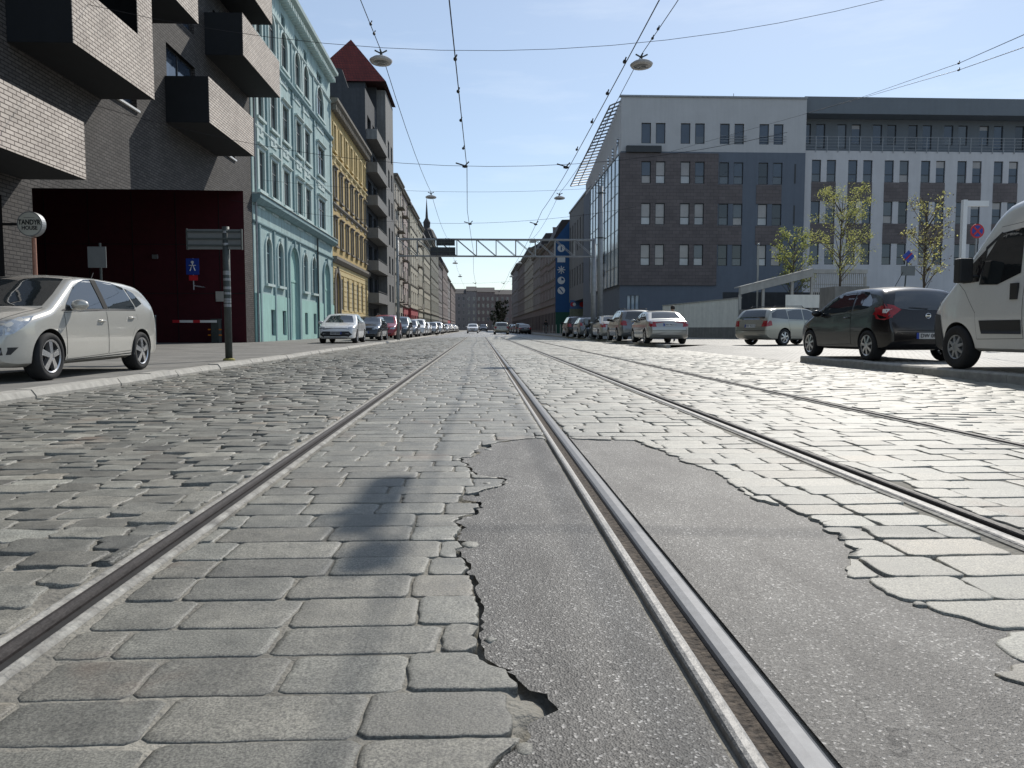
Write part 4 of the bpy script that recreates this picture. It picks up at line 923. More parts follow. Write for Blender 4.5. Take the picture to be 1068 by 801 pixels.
# vertical lettering on the curtain wall
yl, zl_ = onX(631.5, 270, xA); text_mesh('B', 1.6, 'lettering', M['g_dark'], ta, (-.25, yl - YA, zl_), (math.pi / 2, 0, -math.pi / 2), .02, .03)
text_mesh('o', 1.4, 'lettering', M['g_dark'], ta, (-.25, yl - YA, zl_ - 1.3), (math.pi / 2, 0, -math.pi / 2), .02, .03)

# facade B
xB1 = onY(1130, 130, YA)[0] + 6
tb = thing('office_wing', 'white office wing with paired windows, brown spandrels and grey recessed top floor', 'building', (xS + .02, YA + .35, 0.0)); W = xB1 - xS
def bx_(u, v=200): return onY(u, v, YA + .35)[0] - xS - .02
hB1 = onY(950, 158, YA + .35)[1]
pairs = []; u0 = 846
for k in range(8): pairs += [(u0 + 37.9 * k, u0 + 37.9 * k + 9.6), (u0 + 37.9 * k + 15.6, u0 + 37.9 * k + 25.2)]
rb = [onY(900, v, YA + .35)[1] for v in (190, 167, 233, 210, 276, 254)]
bw3 = [[(bx_(a), bx_(c), rb[2 * k], rb[2 * k + 1]) for a, c in pairs] for k in range(3)]
b = MB(); wall(b, W, 2.6, hB1, bw3[0] + bw3[1] + bw3[2], D=20, rev=.16); b.build('wall', M['B_white'], tb)
b = MB(); wall(b, W, 0, 2.6, [], D=20); b.v = [(p[0], p[1] + .25, p[2]) for p in b.v]; b.build('ground_floor', M['dgrey'], tb)
for k in range(8):
    a, c = bx_(u0 + 37.9 * k), bx_(u0 + 37.9 * k + 25.2)
    for (zt, zb) in ((rb[0], rb[3]), (rb[2], rb[5])): b = MB(); b.box(a, c, -.04, -.002, zb + .01, zt - .01); b.build('spandrel', M['A_brown'], tb)
random.seed(21)
for r3 in bw3:
    for o in r3: window(tb, *o, y=.1, style='H', gl=random.choice(['g_blue', 'g_blue|g_mid', 'g_mid|g_pale', 'g_blue|g_mid', 'g_dark', 'g_blue|g_blue|.6', 'g_pale|g_blue|.7']))
top_w = []; u1 = 843.6
for k in range(8):
    top_w += [(bx_(u1 + 37.9 * k), bx_(u1 + 37.9 * k + 9.8)), (bx_(u1 + 37.9 * k + 15.3), bx_(u1 + 37.9 * k + 25))]
zt0, zt1, zt2 = onY(900, 150, YA + 2)[1], onY(900, 129, YA + 2)[1], onY(900, 155, YA + 2)[1]
tw = [(a, c, (zt2 if i % 5 in (1, 2) else zt0), zt1) for i, (a, c) in enumerate(top_w)]
hT2 = onY(950, 101.5, YA + .35)[1]; hT3 = onY(950, 119, YA + .35)[1]
b = MB(); wall(b, W, hB1 - .02, hT3, tw, D=17, rev=.16, roof=False); b.v = [(p[0], p[1] + 1.9, p[2]) for p in b.v]; b.build('top_storey_wall', M['A_grey'], tb)
for i, o in enumerate(tw): window(tb, *o, y=2.0, style='N', gl=['g_blue', 'g_blue|g_mid', 'g_mid', 'g_pale|g_blue|.8', 'g_blue', 'g_dark', 'g_dark'][i % 7])
b = MB(); b.box(0, W, .1, 18, hT3, hT2); b.build('roof_fascia', M['A_grey'], tb)
b = MB(); zr1 = onY(900, 142, YA)[1]
for q in range(32): xx = W * q / 31; b.box(xx - .025, xx + .025, -.1, -.05, hB1 - .15, zr1)
for q in range(5): z = hB1 + .15 + q * (zr1 - hB1 - .15) / 4; b.tube([(0, -.075, z), (W, -.075, z)], .018 if q < 4 else .03, 6)
b.build('railing', M['steel'], tb)

# ---------- lower slate building further along the street (A2)
XR = xA
ya2 = onX(616.5, 250, XR)[0] + .3; yb2 = onX(593.5, 250, XR)[0]; H2 = (onX(616.6, 196, XR)[1] + onX(593.7, 221, XR)[1]) / 2
t2 = thing('slate_office', 'lower slate grey office with two window rows between the glass corner and blue banner', 'building', (XR + .05, yb2, 0), -math.pi / 2); W = yb2 - ya2
ops = []
for k in range(8):
    a = .6 + k * W / 8; ops += [(a, a + 1.0, 10.6, 14.4), (a, a + 1.0, 6.2, 8.6)]
b = MB(); wall(b, W, 4.3, H2, ops, D=20, rev=.2); b.quad((0, 0, 4.3), (W, 0, 4.3), (W, 3, 4.3), (0, 3, 4.3)); b.build('wall', M['grey_render'], t2)
b = MB(); b.box(0, W, 3, 3.2, 0, 4.3); b.build('ground_floor', M['blackish'], t2)
for o in ops: window(t2, *o, y=.12, style='H', gl='g_dark')
b = MB(); b.box(-.1, W + .1, -.1, .4, H2 + .002, H2 + .2); b.build('parapet_cap', M['steel'], t2)
# gable house with blue banner
yg = yb2 + .6; xg0 = onY(579, 300, yg)[0]; 
zt_l, zt_r = onY(579, 249, yg)[1], onY(593, 230, yg)[1]; xg1 = onY(593.5, 300, yg)[0]
def Rb(u, X): return onX(u, 343, X)[0]
hs = [(579, 571, zt_l, 'brown', 'pinkish brown tenement whose gable carries the blue banner'), (571, 563.5, zt_l + .6, 'brown', 'red brown tenement right side, second beyond the blue banner'),
      (563.5, 556, 14.5, 'farbrown', 'grey brown tenement on the right with a plain cornice'), (556, 547, 16.5, 'tan', 'paler tenement in the middle of the right side'),
      (547, 540, 17, 'brown', 'dark tenement right side with tall roof'), (540, 534, 18.5, 'farbrown', 'last tenement on the right before the closing row')]
for k, (ua, ub, H, wm, lab) in enumerate(hs):
    ya, yb = Rb(ua, xg0), min(Rb(ub, xg0), 384)
    if k == 0: ya = yg; tg = None
    th = house('tenement_house', lab, ya + .02, yb, H, wm, X=xg0, side='R', nb=5 + (2 if yb - ya > 25 else 0), nf=4 if H < 16 else 5, roof='mans' if k % 2 == 0 else 'gable', D=14, gm_='brown')
    if k == 0: tg = th; Wg = yb - ya - .02
# banner: stands just in front of the gable
tn = thing('blue_banner', 'tall blue banner with five white round icons on the gable end', 'banner', (xg0, yg - .12, 0))
wB = xg1 - xg0 + .3; b = MB(); gz = 3.0
b.prism([(0.05, gz), (wB, gz), (wB, zt_r + .3), (0.05, zt_l)], 'y', 0, .08); b.build('banner_sheet', M['blue'], tn)
b = MB(); b.box(.05, wB, .0, .08, .05, gz - .002); b.build('green_base', M['bgreen'], tn)
for k, v in enumerate((259, 271, 281.5, 292.5, 303)):
    xc, zc = onY(585.3, v, yg); b = MB(); xc -= xg0
    if k == 1: b.box(xc - .55, xc + .55, -.02, -.002, zc - .35, zc + .35)
    elif k == 2:
        for q in range(8):
            an = q * math.pi / 4; c_, s_ = math.cos(an), math.sin(an); b.tube([(xc, -.01, zc), (xc + .55 * c_, -.01, zc + .55 * s_)], .07, 5)
    else:
        b.lathe([(-.02, .0), (-.02, .52), (-.002, .52)], (xc, 0, zc), 'y', 20)
    b.build('icon', M['white'], tn)
    if k in (0, 3, 4):
        b = MB(); 
        if k == 0: b.box(xc - .08, xc + .08, -.03, -.021, zc - .3, zc + .3)
        elif k == 3: b.prism([(xc, zc), (xc + .4, zc), (xc + .28, zc + .28), (xc, zc + .4)], 'y', -.03, -.021)
        else: b.prism([(xc - .3, zc + .25), (xc - .2, zc + .35), (xc + .3, zc - .25), (xc + .2, zc - .35)], 'y', -.03, -.021)
        b.build('icon_detail', M['blue'], tn)
# coloured hoarding on a low wall
yh = yb2 - 6; xa_, zh0 = onY(594.5, 322, yh); xb_, zh1 = onY(616, 313, yh); 
th = thing('hoarding', 'colourful hoarding with red and white shapes above a greenish wall', 'hoarding', (xa_, yh, 0))
b = MB(); b.box(0, xb_ - xa_, 0, .1, zh0, zh1); b.build('panel', mat('hoarding blue', (.08, .16, .32), .7, var=.3, scale=1.5), th)
b = MB(); b.box(0, xb_ - xa_, .02, .3, .026, zh0 - .002); b.build('low_wall', mat('greenish wall', (.2, .22, .16), .8, var=.2), th)
for q, (m_, a, c) in enumerate((('signred', .1, .55), ('white', .42, .7), ('signred', 1.3, 1.9), ('white', 1.9, 2.4), ('signred', 1.62, 2.05))):
    b = MB(); xm = (a + c) / 2; zm = (zh0 + zh1) / 2; b.lathe([(-.02 - .004 * q, 0), (-.02 - .004 * q, .42 * (c - a) + .1), (-.001, .42 * (c - a) + .1)], (xm, 0, zm), 'y', 12); b.build('motif', M[m_], th)

# ---------- low walls and ramp pavilion
p0 = Vector((onY(692, 343, 63)[0], 63)); p1 = Vector((onY(771, 343, 50)[0], 50)); dv = (p1 - p0); ln = dv.length; an = math.atan2(dv.y, dv.x)
t = thing('boundary_wall', 'long white boundary wall on grey plinth in front of the office', 'wall', (p0.x, p0.y, .02), an)
hw0, hw1 = onY(700, 319, 62)[1], onY(771, 311.5, 50)[1]
b = MB(); b.prism([(0, .75), (ln, .75), (ln, hw1), (0, hw0)], 'y', -.1, .1); b.build('wall_panel', M['whitewall'], t)
b = MB(); b.box(-.05, ln + .05, -.13, .13, 0, .748); b.build('plinth', M['plinth'], t)
b = MB(); b.prism([(-.02, hw0 + .001), (ln + .02, hw1 + .001), (ln + .02, hw1 + .07), (-.02, hw0 + .07)], 'y', -.14, .14); b.build('coping', M['concrete'], t)
YQ = 49.5
t = thing('ramp_pavilion', 'pale slatted garage ramp canopy on posts above grey walls', 'pavilion', (onY(771, 343, YQ)[0], YQ, .02))
def qx(u, v=320): return onY(u, v, YQ)[0] - t.location.x
def qz(u, v): return onY(u, v, YQ)[1] - .02
zr0, zr1_ = qz(771, 300), qz(847, 281)
b = MB(); b.prism([(0, zr0 - .45), (qx(847), zr1_ - .45), (qx(847), zr1_), (0, zr0)], 'y', -.1, .25); b.box(qx(847) + .01, qx(903), -.1, .25, zr1_ - .25, zr1_)
b.prism([(0, zr0 + .002), (qx(847), zr1_ + .002), (qx(847), zr1_ + .08), (0, zr0 + .08)], 'y', -.12, 1.2); b.build('roof_beam', M['concrete'], t)
b = MB()
for u in (771.8, 796, 826, 846.5, 902): 
    x = qx(u); f_r = min(1, max(0, x / qx(847))); b.box(x - .08, x + .08, 0, .16, 0, zr0 + (zr1_ - zr0) * f_r - .46)
b.build('post', M['concrete'], t)
b = MB()
for q in range(26):
    x = qx(849) + q * (qx(902) - qx(849)) / 25; b.box(x - .02, x + .02, -.02, .03, 1.4, zr1_ - .25)
for q in range(9): z = 1.5 + q * .25; b.box(qx(848), qx(902), .031, .05, z, z + .06)
b.build('slat_screen', M['concrete'], t)
b = MB(); b.box(0, qx(905), -.15, -.02, 0, qz(800, 323)); b.build('grey_wall', M['plinth'], t)
b = MB(); b.box(qx(818), qx(856), -.19, -.152, qz(800, 321), qz(820, 307.5)); b.build('white_panel', M['whitewall'], t)
b = MB(); b.box(.2, qx(900), 4, 4.2, 0, zr0 - .1); b.build('back_wall', M['dgrey'], t)

# ================================================================== CARS
def smooth_interp(pts, x):
    xs, zs = zip(*pts); return float(np.interp(x, xs, zs))
class Car:
    def __init__(s, spec):
        s.p = spec; L_ = spec['L'] / 2; Wd = spec['W'] / 2; s.L = L_; s.Wd = Wd
        s.root = bpy.data.objects.new(spec['name'], None); col.objects.link(s.root); s.root.empty_display_size = .3
        N = 90; th = np.linspace(0, math.pi, N); xs = list(-np.cos(th) * L_ * .55 + np.linspace(-1, 1, N) * L_ * .45)
        top = spec['top']; bot = spec['bot']; belt = spec['belt']; tum = spec.get('tum', .34); rc = spec.get('rc', .09); nose, tail = spec.get('nose', .2), spec.get('tailr', .12)
        # smooth the profile by local averaging
        def prof(pts, x, k=.05): return (smooth_interp(pts, x - k) + 2 * smooth_interp(pts, x) + smooth_interp(pts, x + k)) / 4
        def plan(x):
            w_ = Wd
            df = L_ - x; dr = x + L_
            if df < .9: w_ *= 1 - nose * (1 - df / .9) ** 2.4
            if dr < .7: w_ *= 1 - tail * (1 - dr / .7) ** 2.4
            if df < .10: w_ *= 1 - .10 * (1 - df / .10) ** 2
            if dr < .08: w_ *= 1 - .08 * (1 - dr / .08) ** 2
            return w_
        rows = []
        for x in xs:
            w_ = plan(x); zt = prof(top, x); zb = prof(bot, x); zbt = prof(belt, x); H_ = max(.05, zt - zb)
            def sw(z):
                zz = min(z, zbt); k = (zz - spec.get('zmax', .62)) / .5
                y = w_ * (1 - .05 * k * k - (.03 if z < .3 else 0) * (.3 - z) / .15)
                if z > zbt: y -= tum * (z - zbt) + spec.get('tum2', .10) * (z - zbt) ** 2
                return y
            ze = zt - min(.035, H_ * .2); r = min(rc, H_ * .35)
            pts = [(0, zb), (w_ * .5, zb), (w_ * .86, zb)]
            zlo = zb + min(.05, H_ * .2); zhi = ze - r
            for q in range(12): z = zlo + (zhi - zlo) * q / 11; pts.append((sw(z), z))
            ys = sw(zhi)
            for q in range(1, 5):
                a = q / 4 * math.pi / 2; pts.append((ys - r * 1.15 * (1 - math.cos(a)), zhi + r * math.sin(a)))
            ye = pts[-1][0]
            for q in range(1, 5): k = 1 - q / 5; pts.append((ye * k, ze + (zt - ze) * (1 - k * k)))
            pts.append((0, zt))
            rows.append((x, pts))
        v = []; K = len(rows[0][1]); full = 2 * K - 2
        for x, pts in rows:
            v += [(x, y, z) for y, z in pts] + [(x, -y, z) for y, z in pts[-2:0:-1]]
        f = []
        for i in range(len(rows) - 1):
            for k in range(full): f.append((i * full + k, i * full + (k + 1) % full, (i + 1) * full + (k + 1) % full, (i + 1) * full + k))
        for end in (0, len(rows) - 1):
            x, pts = rows[end]; c = len(v); zc = (pts[0][1] + pts[-1][1]) / 2; v.append((x + (.015 if end else -.015), 0, zc))
            for k in range(full): f.append((end * full + k, end * full + (k + 1) % full, c))
        me = bpy.data.meshes.new('body'); me.from_pydata(v, [], f); me.update()
        bm = bmesh.new(); bm.from_mesh(me); bmesh.ops.recalc_face_normals(bm, faces=bm.faces); bm.to_mesh(me)
        s.bvh = BVHTree.FromBMesh(bm); bm.free()
        for m in (spec['paint'], M['rimdark']): me.materials.append(m)
        body = bpy.data.objects.new('body', me); col.objects.link(body)
        cb = MB(); rw = spec['rw'] + .05; cb.mi = 1
        for (xw) in spec['axles']:
            for sd2 in (1, -1):
                cb.lathe([(Wd - .30, 0.001), (Wd - .30, rw), (Wd + .3, rw), (Wd + .3, .001)] if sd2 > 0 else [(-Wd - .3, .001), (-Wd - .3, rw), (-Wd + .30, rw), (-Wd + .30, .001)], (xw, 0, spec['rw']), 'y', 40)
        cut = cb.build('cut', [spec['paint'], M['rimdark']])
        md = body.modifiers.new('b', 'BOOLEAN'); md.operation = 'DIFFERENCE'; md.object = cut; md.solver = 'EXACT'
        dg = bpy.context.evaluated_depsgraph_get(); me2 = bpy.data.meshes.new_from_object(body.evaluated_get(dg)); me2.name = 'body'
        body.modifiers.clear(); body.data = me2; bpy.data.objects.remove(cut)
        if len(me2.polygons) < 500: body.data = me; me2 = me
        me2.polygons.foreach_set('use_smooth', [pp.material_index == 0 for pp in me2.polygons]) 
        try: me2.set_sharp_from_angle(angle=R(38))
        except Exception: pass
        body.parent = s.root; s.body = body; s.rows = rows
        for i, xw in enumerate(spec['axles']):
            for sd2 in (1, -1): s.wheel(xw, sd2)
    def wheel(s, xw, sd2):
        sp = s.p; r = sp['rw']; rr = r * sp.get('rimf', .66); yo = s.Wd - .035; wd = .2
        if 'wm' not in s.__dict__:
            b = MB(); b.lathe([(0, .0), (.0, .05), (.012, .06)], (0, -.03, 0), 'y', 16)
            for k in range(sp.get('spk', 5)):
                a = 2 * math.pi * k / sp.get('spk', 5) + .3; ca, sa = math.cos(a), math.sin(a)
                def pt(rad, off, y): return (rad * ca - off * sa, y, rad * sa + off * ca)
                w0, w1 = sp.get('spw', (.035, .05)); y0_, y1_ = -.035, -.02
                b.add([pt(.04, -w0, y0_), pt(.04, w0, y0_), pt(rr * .95, w1, y1_), pt(rr * .95, -w1, y1_), pt(.04, -w0, .03), pt(.04, w0, .03), pt(rr * .95, w1, .03), pt(rr * .95, -w1, .03)],
                      [(0, 1, 2, 3), (4, 5, 6, 7), (0, 1, 5, 4), (1, 2, 6, 5), (2, 3, 7, 6), (3, 0, 4, 7)])
            b.lathe([(-.02, rr * .9), (-.03, rr * .97), (-.03, rr), (.1, rr)], (0, 0, 0), 'y', 40)
            b.mi = 1; b.lathe([(.06, 0), (.06, rr * .92)], (0, 0, 0), 'y', 32); b.lathe([(.035, .03), (.035, rr * .5)], (0, 0, 0), 'y', 24)
            s.wm = b.build('wheel', [sp.get('rimm', M['rim']), M['rimdark']], None, smooth=False); s.wm.data.set_sharp_from_angle(angle=R(30)) if hasattr(s.wm.data, 'set_sharp_from_angle') else None
            b = MB(); b.lathe([(-.015, rr * .98), (-.035, rr * 1.1), (-.04, r * .86), (-.03, r * .95), (0, r * .992), (.05, r), (.12, r), (wd - .03, r * .985), (wd, r * .9), (wd, rr)], (0, 0, 0), 'y', 48)
            s.tm = b.build('tyre', M['tyre'], s.wm, smooth=True); col.objects.unlink(s.wm); col.objects.unlink(s.tm)
        o = s.wm.copy(); col.objects.link(o); o.parent = s.root; o.location = (xw, sd2 * yo, r); o.rotation_euler = (0, 0, 0 if sd2 < 0 else math.pi)
        t_ = s.tm.copy(); col.objects.link(t_); t_.parent = o
    def cast(s, d, a, c):
        if d == 'L': o, v = (a, 3, c), (0, -1, 0)
        elif d == 'R': o, v = (a, -3, c), (0, 1, 0)
        elif d == 'F': o, v = (6, a, c), (-1, 0, 0)
        elif d == 'B': o, v = (-6, a, c), (1, 0, 0)
        else: o, v = (a, c, 4), (0, 0, -1)
        return s.bvh.ray_cast(Vector(o), Vector(v))
    def patch(s, name, d, poly, m, eps=.005, step=.07, parent=None, rim=None, thick=0.0):
        bm = bmesh.new(); f = bm.faces.new([bm.verts.new((p[0], p[1], 0)) for p in poly])
        for ax_ in (0, 1):
            lo, hi = min(p[ax_] for p in poly), max(p[ax_] for p in poly); t = math.ceil(lo / step) * step
            while t < hi:
                n = (1, 0, 0) if ax_ == 0 else (0, 1, 0)
                bmesh.ops.bisect_plane(bm, geom=bm.verts[:] + bm.edges[:] + bm.faces[:], plane_co=(t, t, 0), plane_no=n); t += step
        bad = []
        for v in bm.verts:
            loc, no, i, di = s.cast(d, v.co.x, v.co.y)
            if loc is None: bad.append(v)
            else: v.co = loc + no * eps
        bmesh.ops.delete(bm, geom=bad, context='VERTS')
        # skirt
        be = [e for e in bm.edges if e.is_boundary]
        me = bpy.data.meshes.new(name); 
        for f in bm.faces: f.smooth = True
        bmesh.ops.recalc_face_normals(bm, faces=bm.faces)
        bm.to_mesh(me); bm.free(); me.materials.append(m)
        o = bpy.data.objects.new(name, me); col.objects.link(o); o.parent = parent or s.root; return o
    def sides(s, name, poly, m, eps=.005, **k): 
        return [s.patch(name, 'L', poly, m, eps, **k), s.patch(name, 'R', poly, m, eps, **k)]
    def lr(s, name, d, poly, m, eps=.006, **k):          # mirrored front/back features (y,z)
        return [s.patch(name, d, poly, m, eps, **k), s.patch(name, d, [(-a, c) for a, c in poly], m, eps, **k)]
    def door(s, poly, gap=.007):
        for d in 'LR':
            cx = sum(p[0] for p in poly) / len(poly); cz = sum(p[1] for p in poly) / len(poly)
            o1 = s.patch('door', d, poly, s.p['paint'], .0035)
            big = [(p[0] + gap * (1 if p[0] > cx else -1), p[1] + gap * (1 if p[1] > cz else -1)) for p in poly]
            s.patch('door_gap', d, big, M['gap'], .0015, parent=o1)
            o1['_door'] = 1
    def mirror(s, x, z, y, m, sc=1.0):
        for sd2 in (1, -1):
            b = MB(); ring = []
            b.tube([(x - .02, sd2 * (y + .02), z - .02), (x - .03, sd2 * (y + .09), z)], .02, 6)
            bm = bmesh.new(); bmesh.ops.create_icosphere(bm, subdivisions=3, radius=1)
            for v in bm.verts: v.co = Vector((x - .03 + .085 * sc * v.co.x * (1 if v.co.x > 0 else .45), sd2 * (y + .17 * sc) + .12 * sc * v.co.y, z + .045 + .075 * sc * v.co.z))
            k = len(b.v); b.v += [tuple(v.co) for v in bm.verts]; bm.verts.index_update()
            for f in bm.faces: b.f.append(tuple(k + v.index for v in f.verts)); b.m.append(0)
            bm.free(); b.build('door_mirror', m, s.root, smooth=True)
    def handle(s, x, z):
        for d, sg in (('L', 1), ('R', -1)):
            loc = s.cast(d, x, z)[0]
            if loc is None: continue
            b = MB(); b.tube([(x - .09, loc.y + sg * .005, z), (x - .07, loc.y + sg * .03, z + .003), (x + .07, loc.y + sg * .03, z + .003), (x + .09, loc.y + sg * .005, z)], .013, 8); b.build('door_handle', s.p['paint'], s.root, smooth=True)
    def plate_(s, d, z, txt=None, w_=.26, h_=.057):
        o = s.patch('licence_plate', d, [(-w_, z - h_), (w_, z - h_), (w_, z + h_), (-w_, z + h_)], M['plate'], .012, step=1)
        s.patch('blue_strip', d, [(-w_ if d == 'B' else w_ - .05, z - h_), (-w_ + .05 if d == 'B' else w_, z - h_), (-w_ + .05 if d == 'B' else w_, z + h_), (-w_ if d == 'B' else w_ - .05, z + h_)] if d == 'F' else [(w_ - .05, z - h_), (w_, z - h_), (w_, z + h_), (w_ - .05, z + h_)], M['signblue'], .014, step=1, parent=o)
        if txt:
            loc = s.cast(d, 0, z)[0]; x = loc.x + (.018 if d == 'F' else -.018)
            text_mesh(txt, .105, 'lettering', M['black'], o, (x, 0.02 if d == 'F' else -.02 * -1 - .04, z), (math.pi / 2, 0, math.pi / 2 if d == 'F' else -math.pi / 2), .001, .001, .95)
    def place(s, x, y, z, heading, label, cat='car', group=None):
        """heading: degrees clockwise from +Y"""
        o = s.root; o.location = (x, y, z); o.rotation_euler = (0, 0, math.pi / 2 - R(heading)); tag(o, label, cat, group); return o
def repaint(root, m, old):
    for c in root.children:
        for i, sl in enumerate(c.material_slots):
            if sl.material == old: sl.link = 'OBJECT'; sl.material = m
def clone(car, x, y, z, heading, m, label, cat='car', group=None, name=None):
    o = copy_tree(car.root); o.location = (x, y, z); o.rotation_euler = (0, 0, math.pi / 2 - R(heading)); 
    for k in list(o.keys()): del o[k]
    if name: o.name = name
    tag(o, label, cat, group); repaint(o, m, car.p['paint']); return o

# ---- five-door hatchback (left foreground)
def hatch(pm, name='hatchback_car', detailed=True):
    L_ = 4.25 / 2
    c = Car(dict(name=name, L=4.25, W=1.775, paint=pm, rw=.317, axles=(1.28, -1.37), spk=5, spw=(.03, .042), rimf=.7, tum=.36, tum2=.12, rc=.10, nose=.22, tailr=.10, zmax=.60,
        top=[(-2.125, .62), (-2.10, .80), (-2.05, .98), (-1.93, 1.16), (-1.72, 1.35), (-1.55, 1.425), (-1.2, 1.46), (-.4, 1.485), (.05, 1.475), (.35, 1.425), (.75, 1.22), (1.2, .985), (1.5, .92), (1.8, .84), (1.98, .76), (2.06, .66), (2.10, .55), (2.125, .45)],
        bot=[(-2.125, .40), (-2.05, .28), (-1.9, .22), (1.85, .19), (2.05, .22), (2.125, .30)],
        belt=[(-2.1, 1.02), (-1.2, .985), (0, .93), (.9, .90), (1.3, .86), (2.1, .7)]))
    g = M['cglass']
    c.patch('windscreen', 'T', [(.33, -.56), (.33, .56), (.8, .66), (1.13, .70), (1.2, .35), (1.22, 0), (1.2, -.35), (1.13, -.70), (.8, -.66)], g, .004)
    c.patch('rear_window', 'B', [(-.5, 1.33), (.5, 1.33), (.62, 1.05), (.45, 1.0), (-.45, 1.0), (-.62, 1.05)], g, .005)
    c.sides('side_window', [(.03, 1.40), (-.18, 1.415), (-.21, .985), (.86, .955), (.78, 1.03), (.42, 1.275), (.2, 1.36)], g)
    c.sides('side_window', [(-.27, 1.415), (-.75, 1.395), (-1.08, 1.345), (-1.22, 1.04), (-1.20, 1.005), (-.29, .99)], g)
    c.sides('side_window', [(-1.14, 1.335), (-1.36, 1.27), (-1.52, 1.10), (-1.27, 1.03)], g)
    c.sides('window_trim', [(-.15, 1.41), (-.29, 1.41), (-.31, .985), (-.18, .985)], M['gap'], .012)
    c.sides('window_trim', [(.96, .935), (.9, .955), (-1.22, 1.0), (-1.22, .98), (.96, .925)], M['trim'], .006)
    if detailed:
        c.door([(.92, .90), (-.22, .955), (-.24, .31), (.88, .27)]); c.door([(-.25, .955), (-1.20, .975), (-1.25, .82), (-1.04, .60), (-.98, .34), (-.27, .31)])
        c.handle(-.05, .80); c.handle(-1.02, .86)
        c.sides('sill_line', [(.98, .255), (-1.0, .30), (-1.0, .285), (.98, .24)], M['gap'], .003)
    c.lr('headlight', 'F', [(.42, .70), (.47, .60), (.70, .585), (.80, .66), (.83, .76), (.70, .80), (.52, .75)], M['lamp'], .006)
    c.sides('headlight_wrap', [(2.02, .60), (1.92, .62), (1.62, .80), (1.55, .845), (1.72, .825), (1.95, .745)], M['lamp'], .005)
    for sg in (1, -1):
        pt, no, _, _ = c.cast('F', sg * .60, .68); b = MB(); b.lathe([(.012, 0), (.014, .045), (.006, .065)], tuple(pt), 'x', 20); b.build('lamp_lens', M['chrome'], c.root, smooth=True)
    c.patch('grille', 'F', [(-.36, .66), (.36, .66), (.40, .71), (.3, .735), (-.3, .735), (-.40, .71)], M['trim'], .008)
    c.patch('chrome_bar', 'F', [(-.37, .69), (.37, .69), (.37, .705), (-.37, .705)], M['chrome'], .015)
    c.patch('lower_intake', 'F', [(-.42, .30), (.42, .30), (.5, .45), (-.5, .45)], M['trim'], .006)
    c.lr('fog_recess', 'F', [(.56, .34), (.76, .36), (.80, .45), (.60, .45)], M['trim'], .007); 
    for sg in (1, -1):
        pt = c.cast('F', sg * .68, .40)[0]; b = MB(); b.lathe([(.012, 0), (.018, .035), (.005, .045)], tuple(pt), 'x', 16); b.build('fog_lamp', M['lamp'], c.root, smooth=True)
    c.plate_('F', .53); c.plate_('B', .72)
    c.lr('tail_light', 'B', [(.62, .85), (.8, .85), (.8, 1.1), (.64, 1.04)], M['tail'], .006)
    c.mirror(.72, .97, .80, pm); 
    b = MB(); b.tube([(-1.45, 0, 1.42), (-1.60, 0, 1.62)], .008, 6); b.build('antenna', M['trim'], c.root)
    b = MB()
    for sg in (1, -1):
        b.tube([(.25, sg * .1, 1.0), (.25, sg * .1, 1.0)], .001, 3)
    c.patch('bonnet_line', 'T', [(1.18, .72), (1.95, .56), (1.95, .57), (1.18, .735)], M['gap'], .002); c.patch('bonnet_line', 'T', [(1.18, -.72), (1.95, -.56), (1.95, -.57), (1.18, -.735)], M['gap'], .002)
    return c
car1 = hatch(P['silver'])
car1.place(-5.68 - .87 + .02, 10.45 + 1.28 + .02, -.02, 181, 'pearl silver hatchback parked nearest on the left pavement', 'car', 'cars parked on the left')

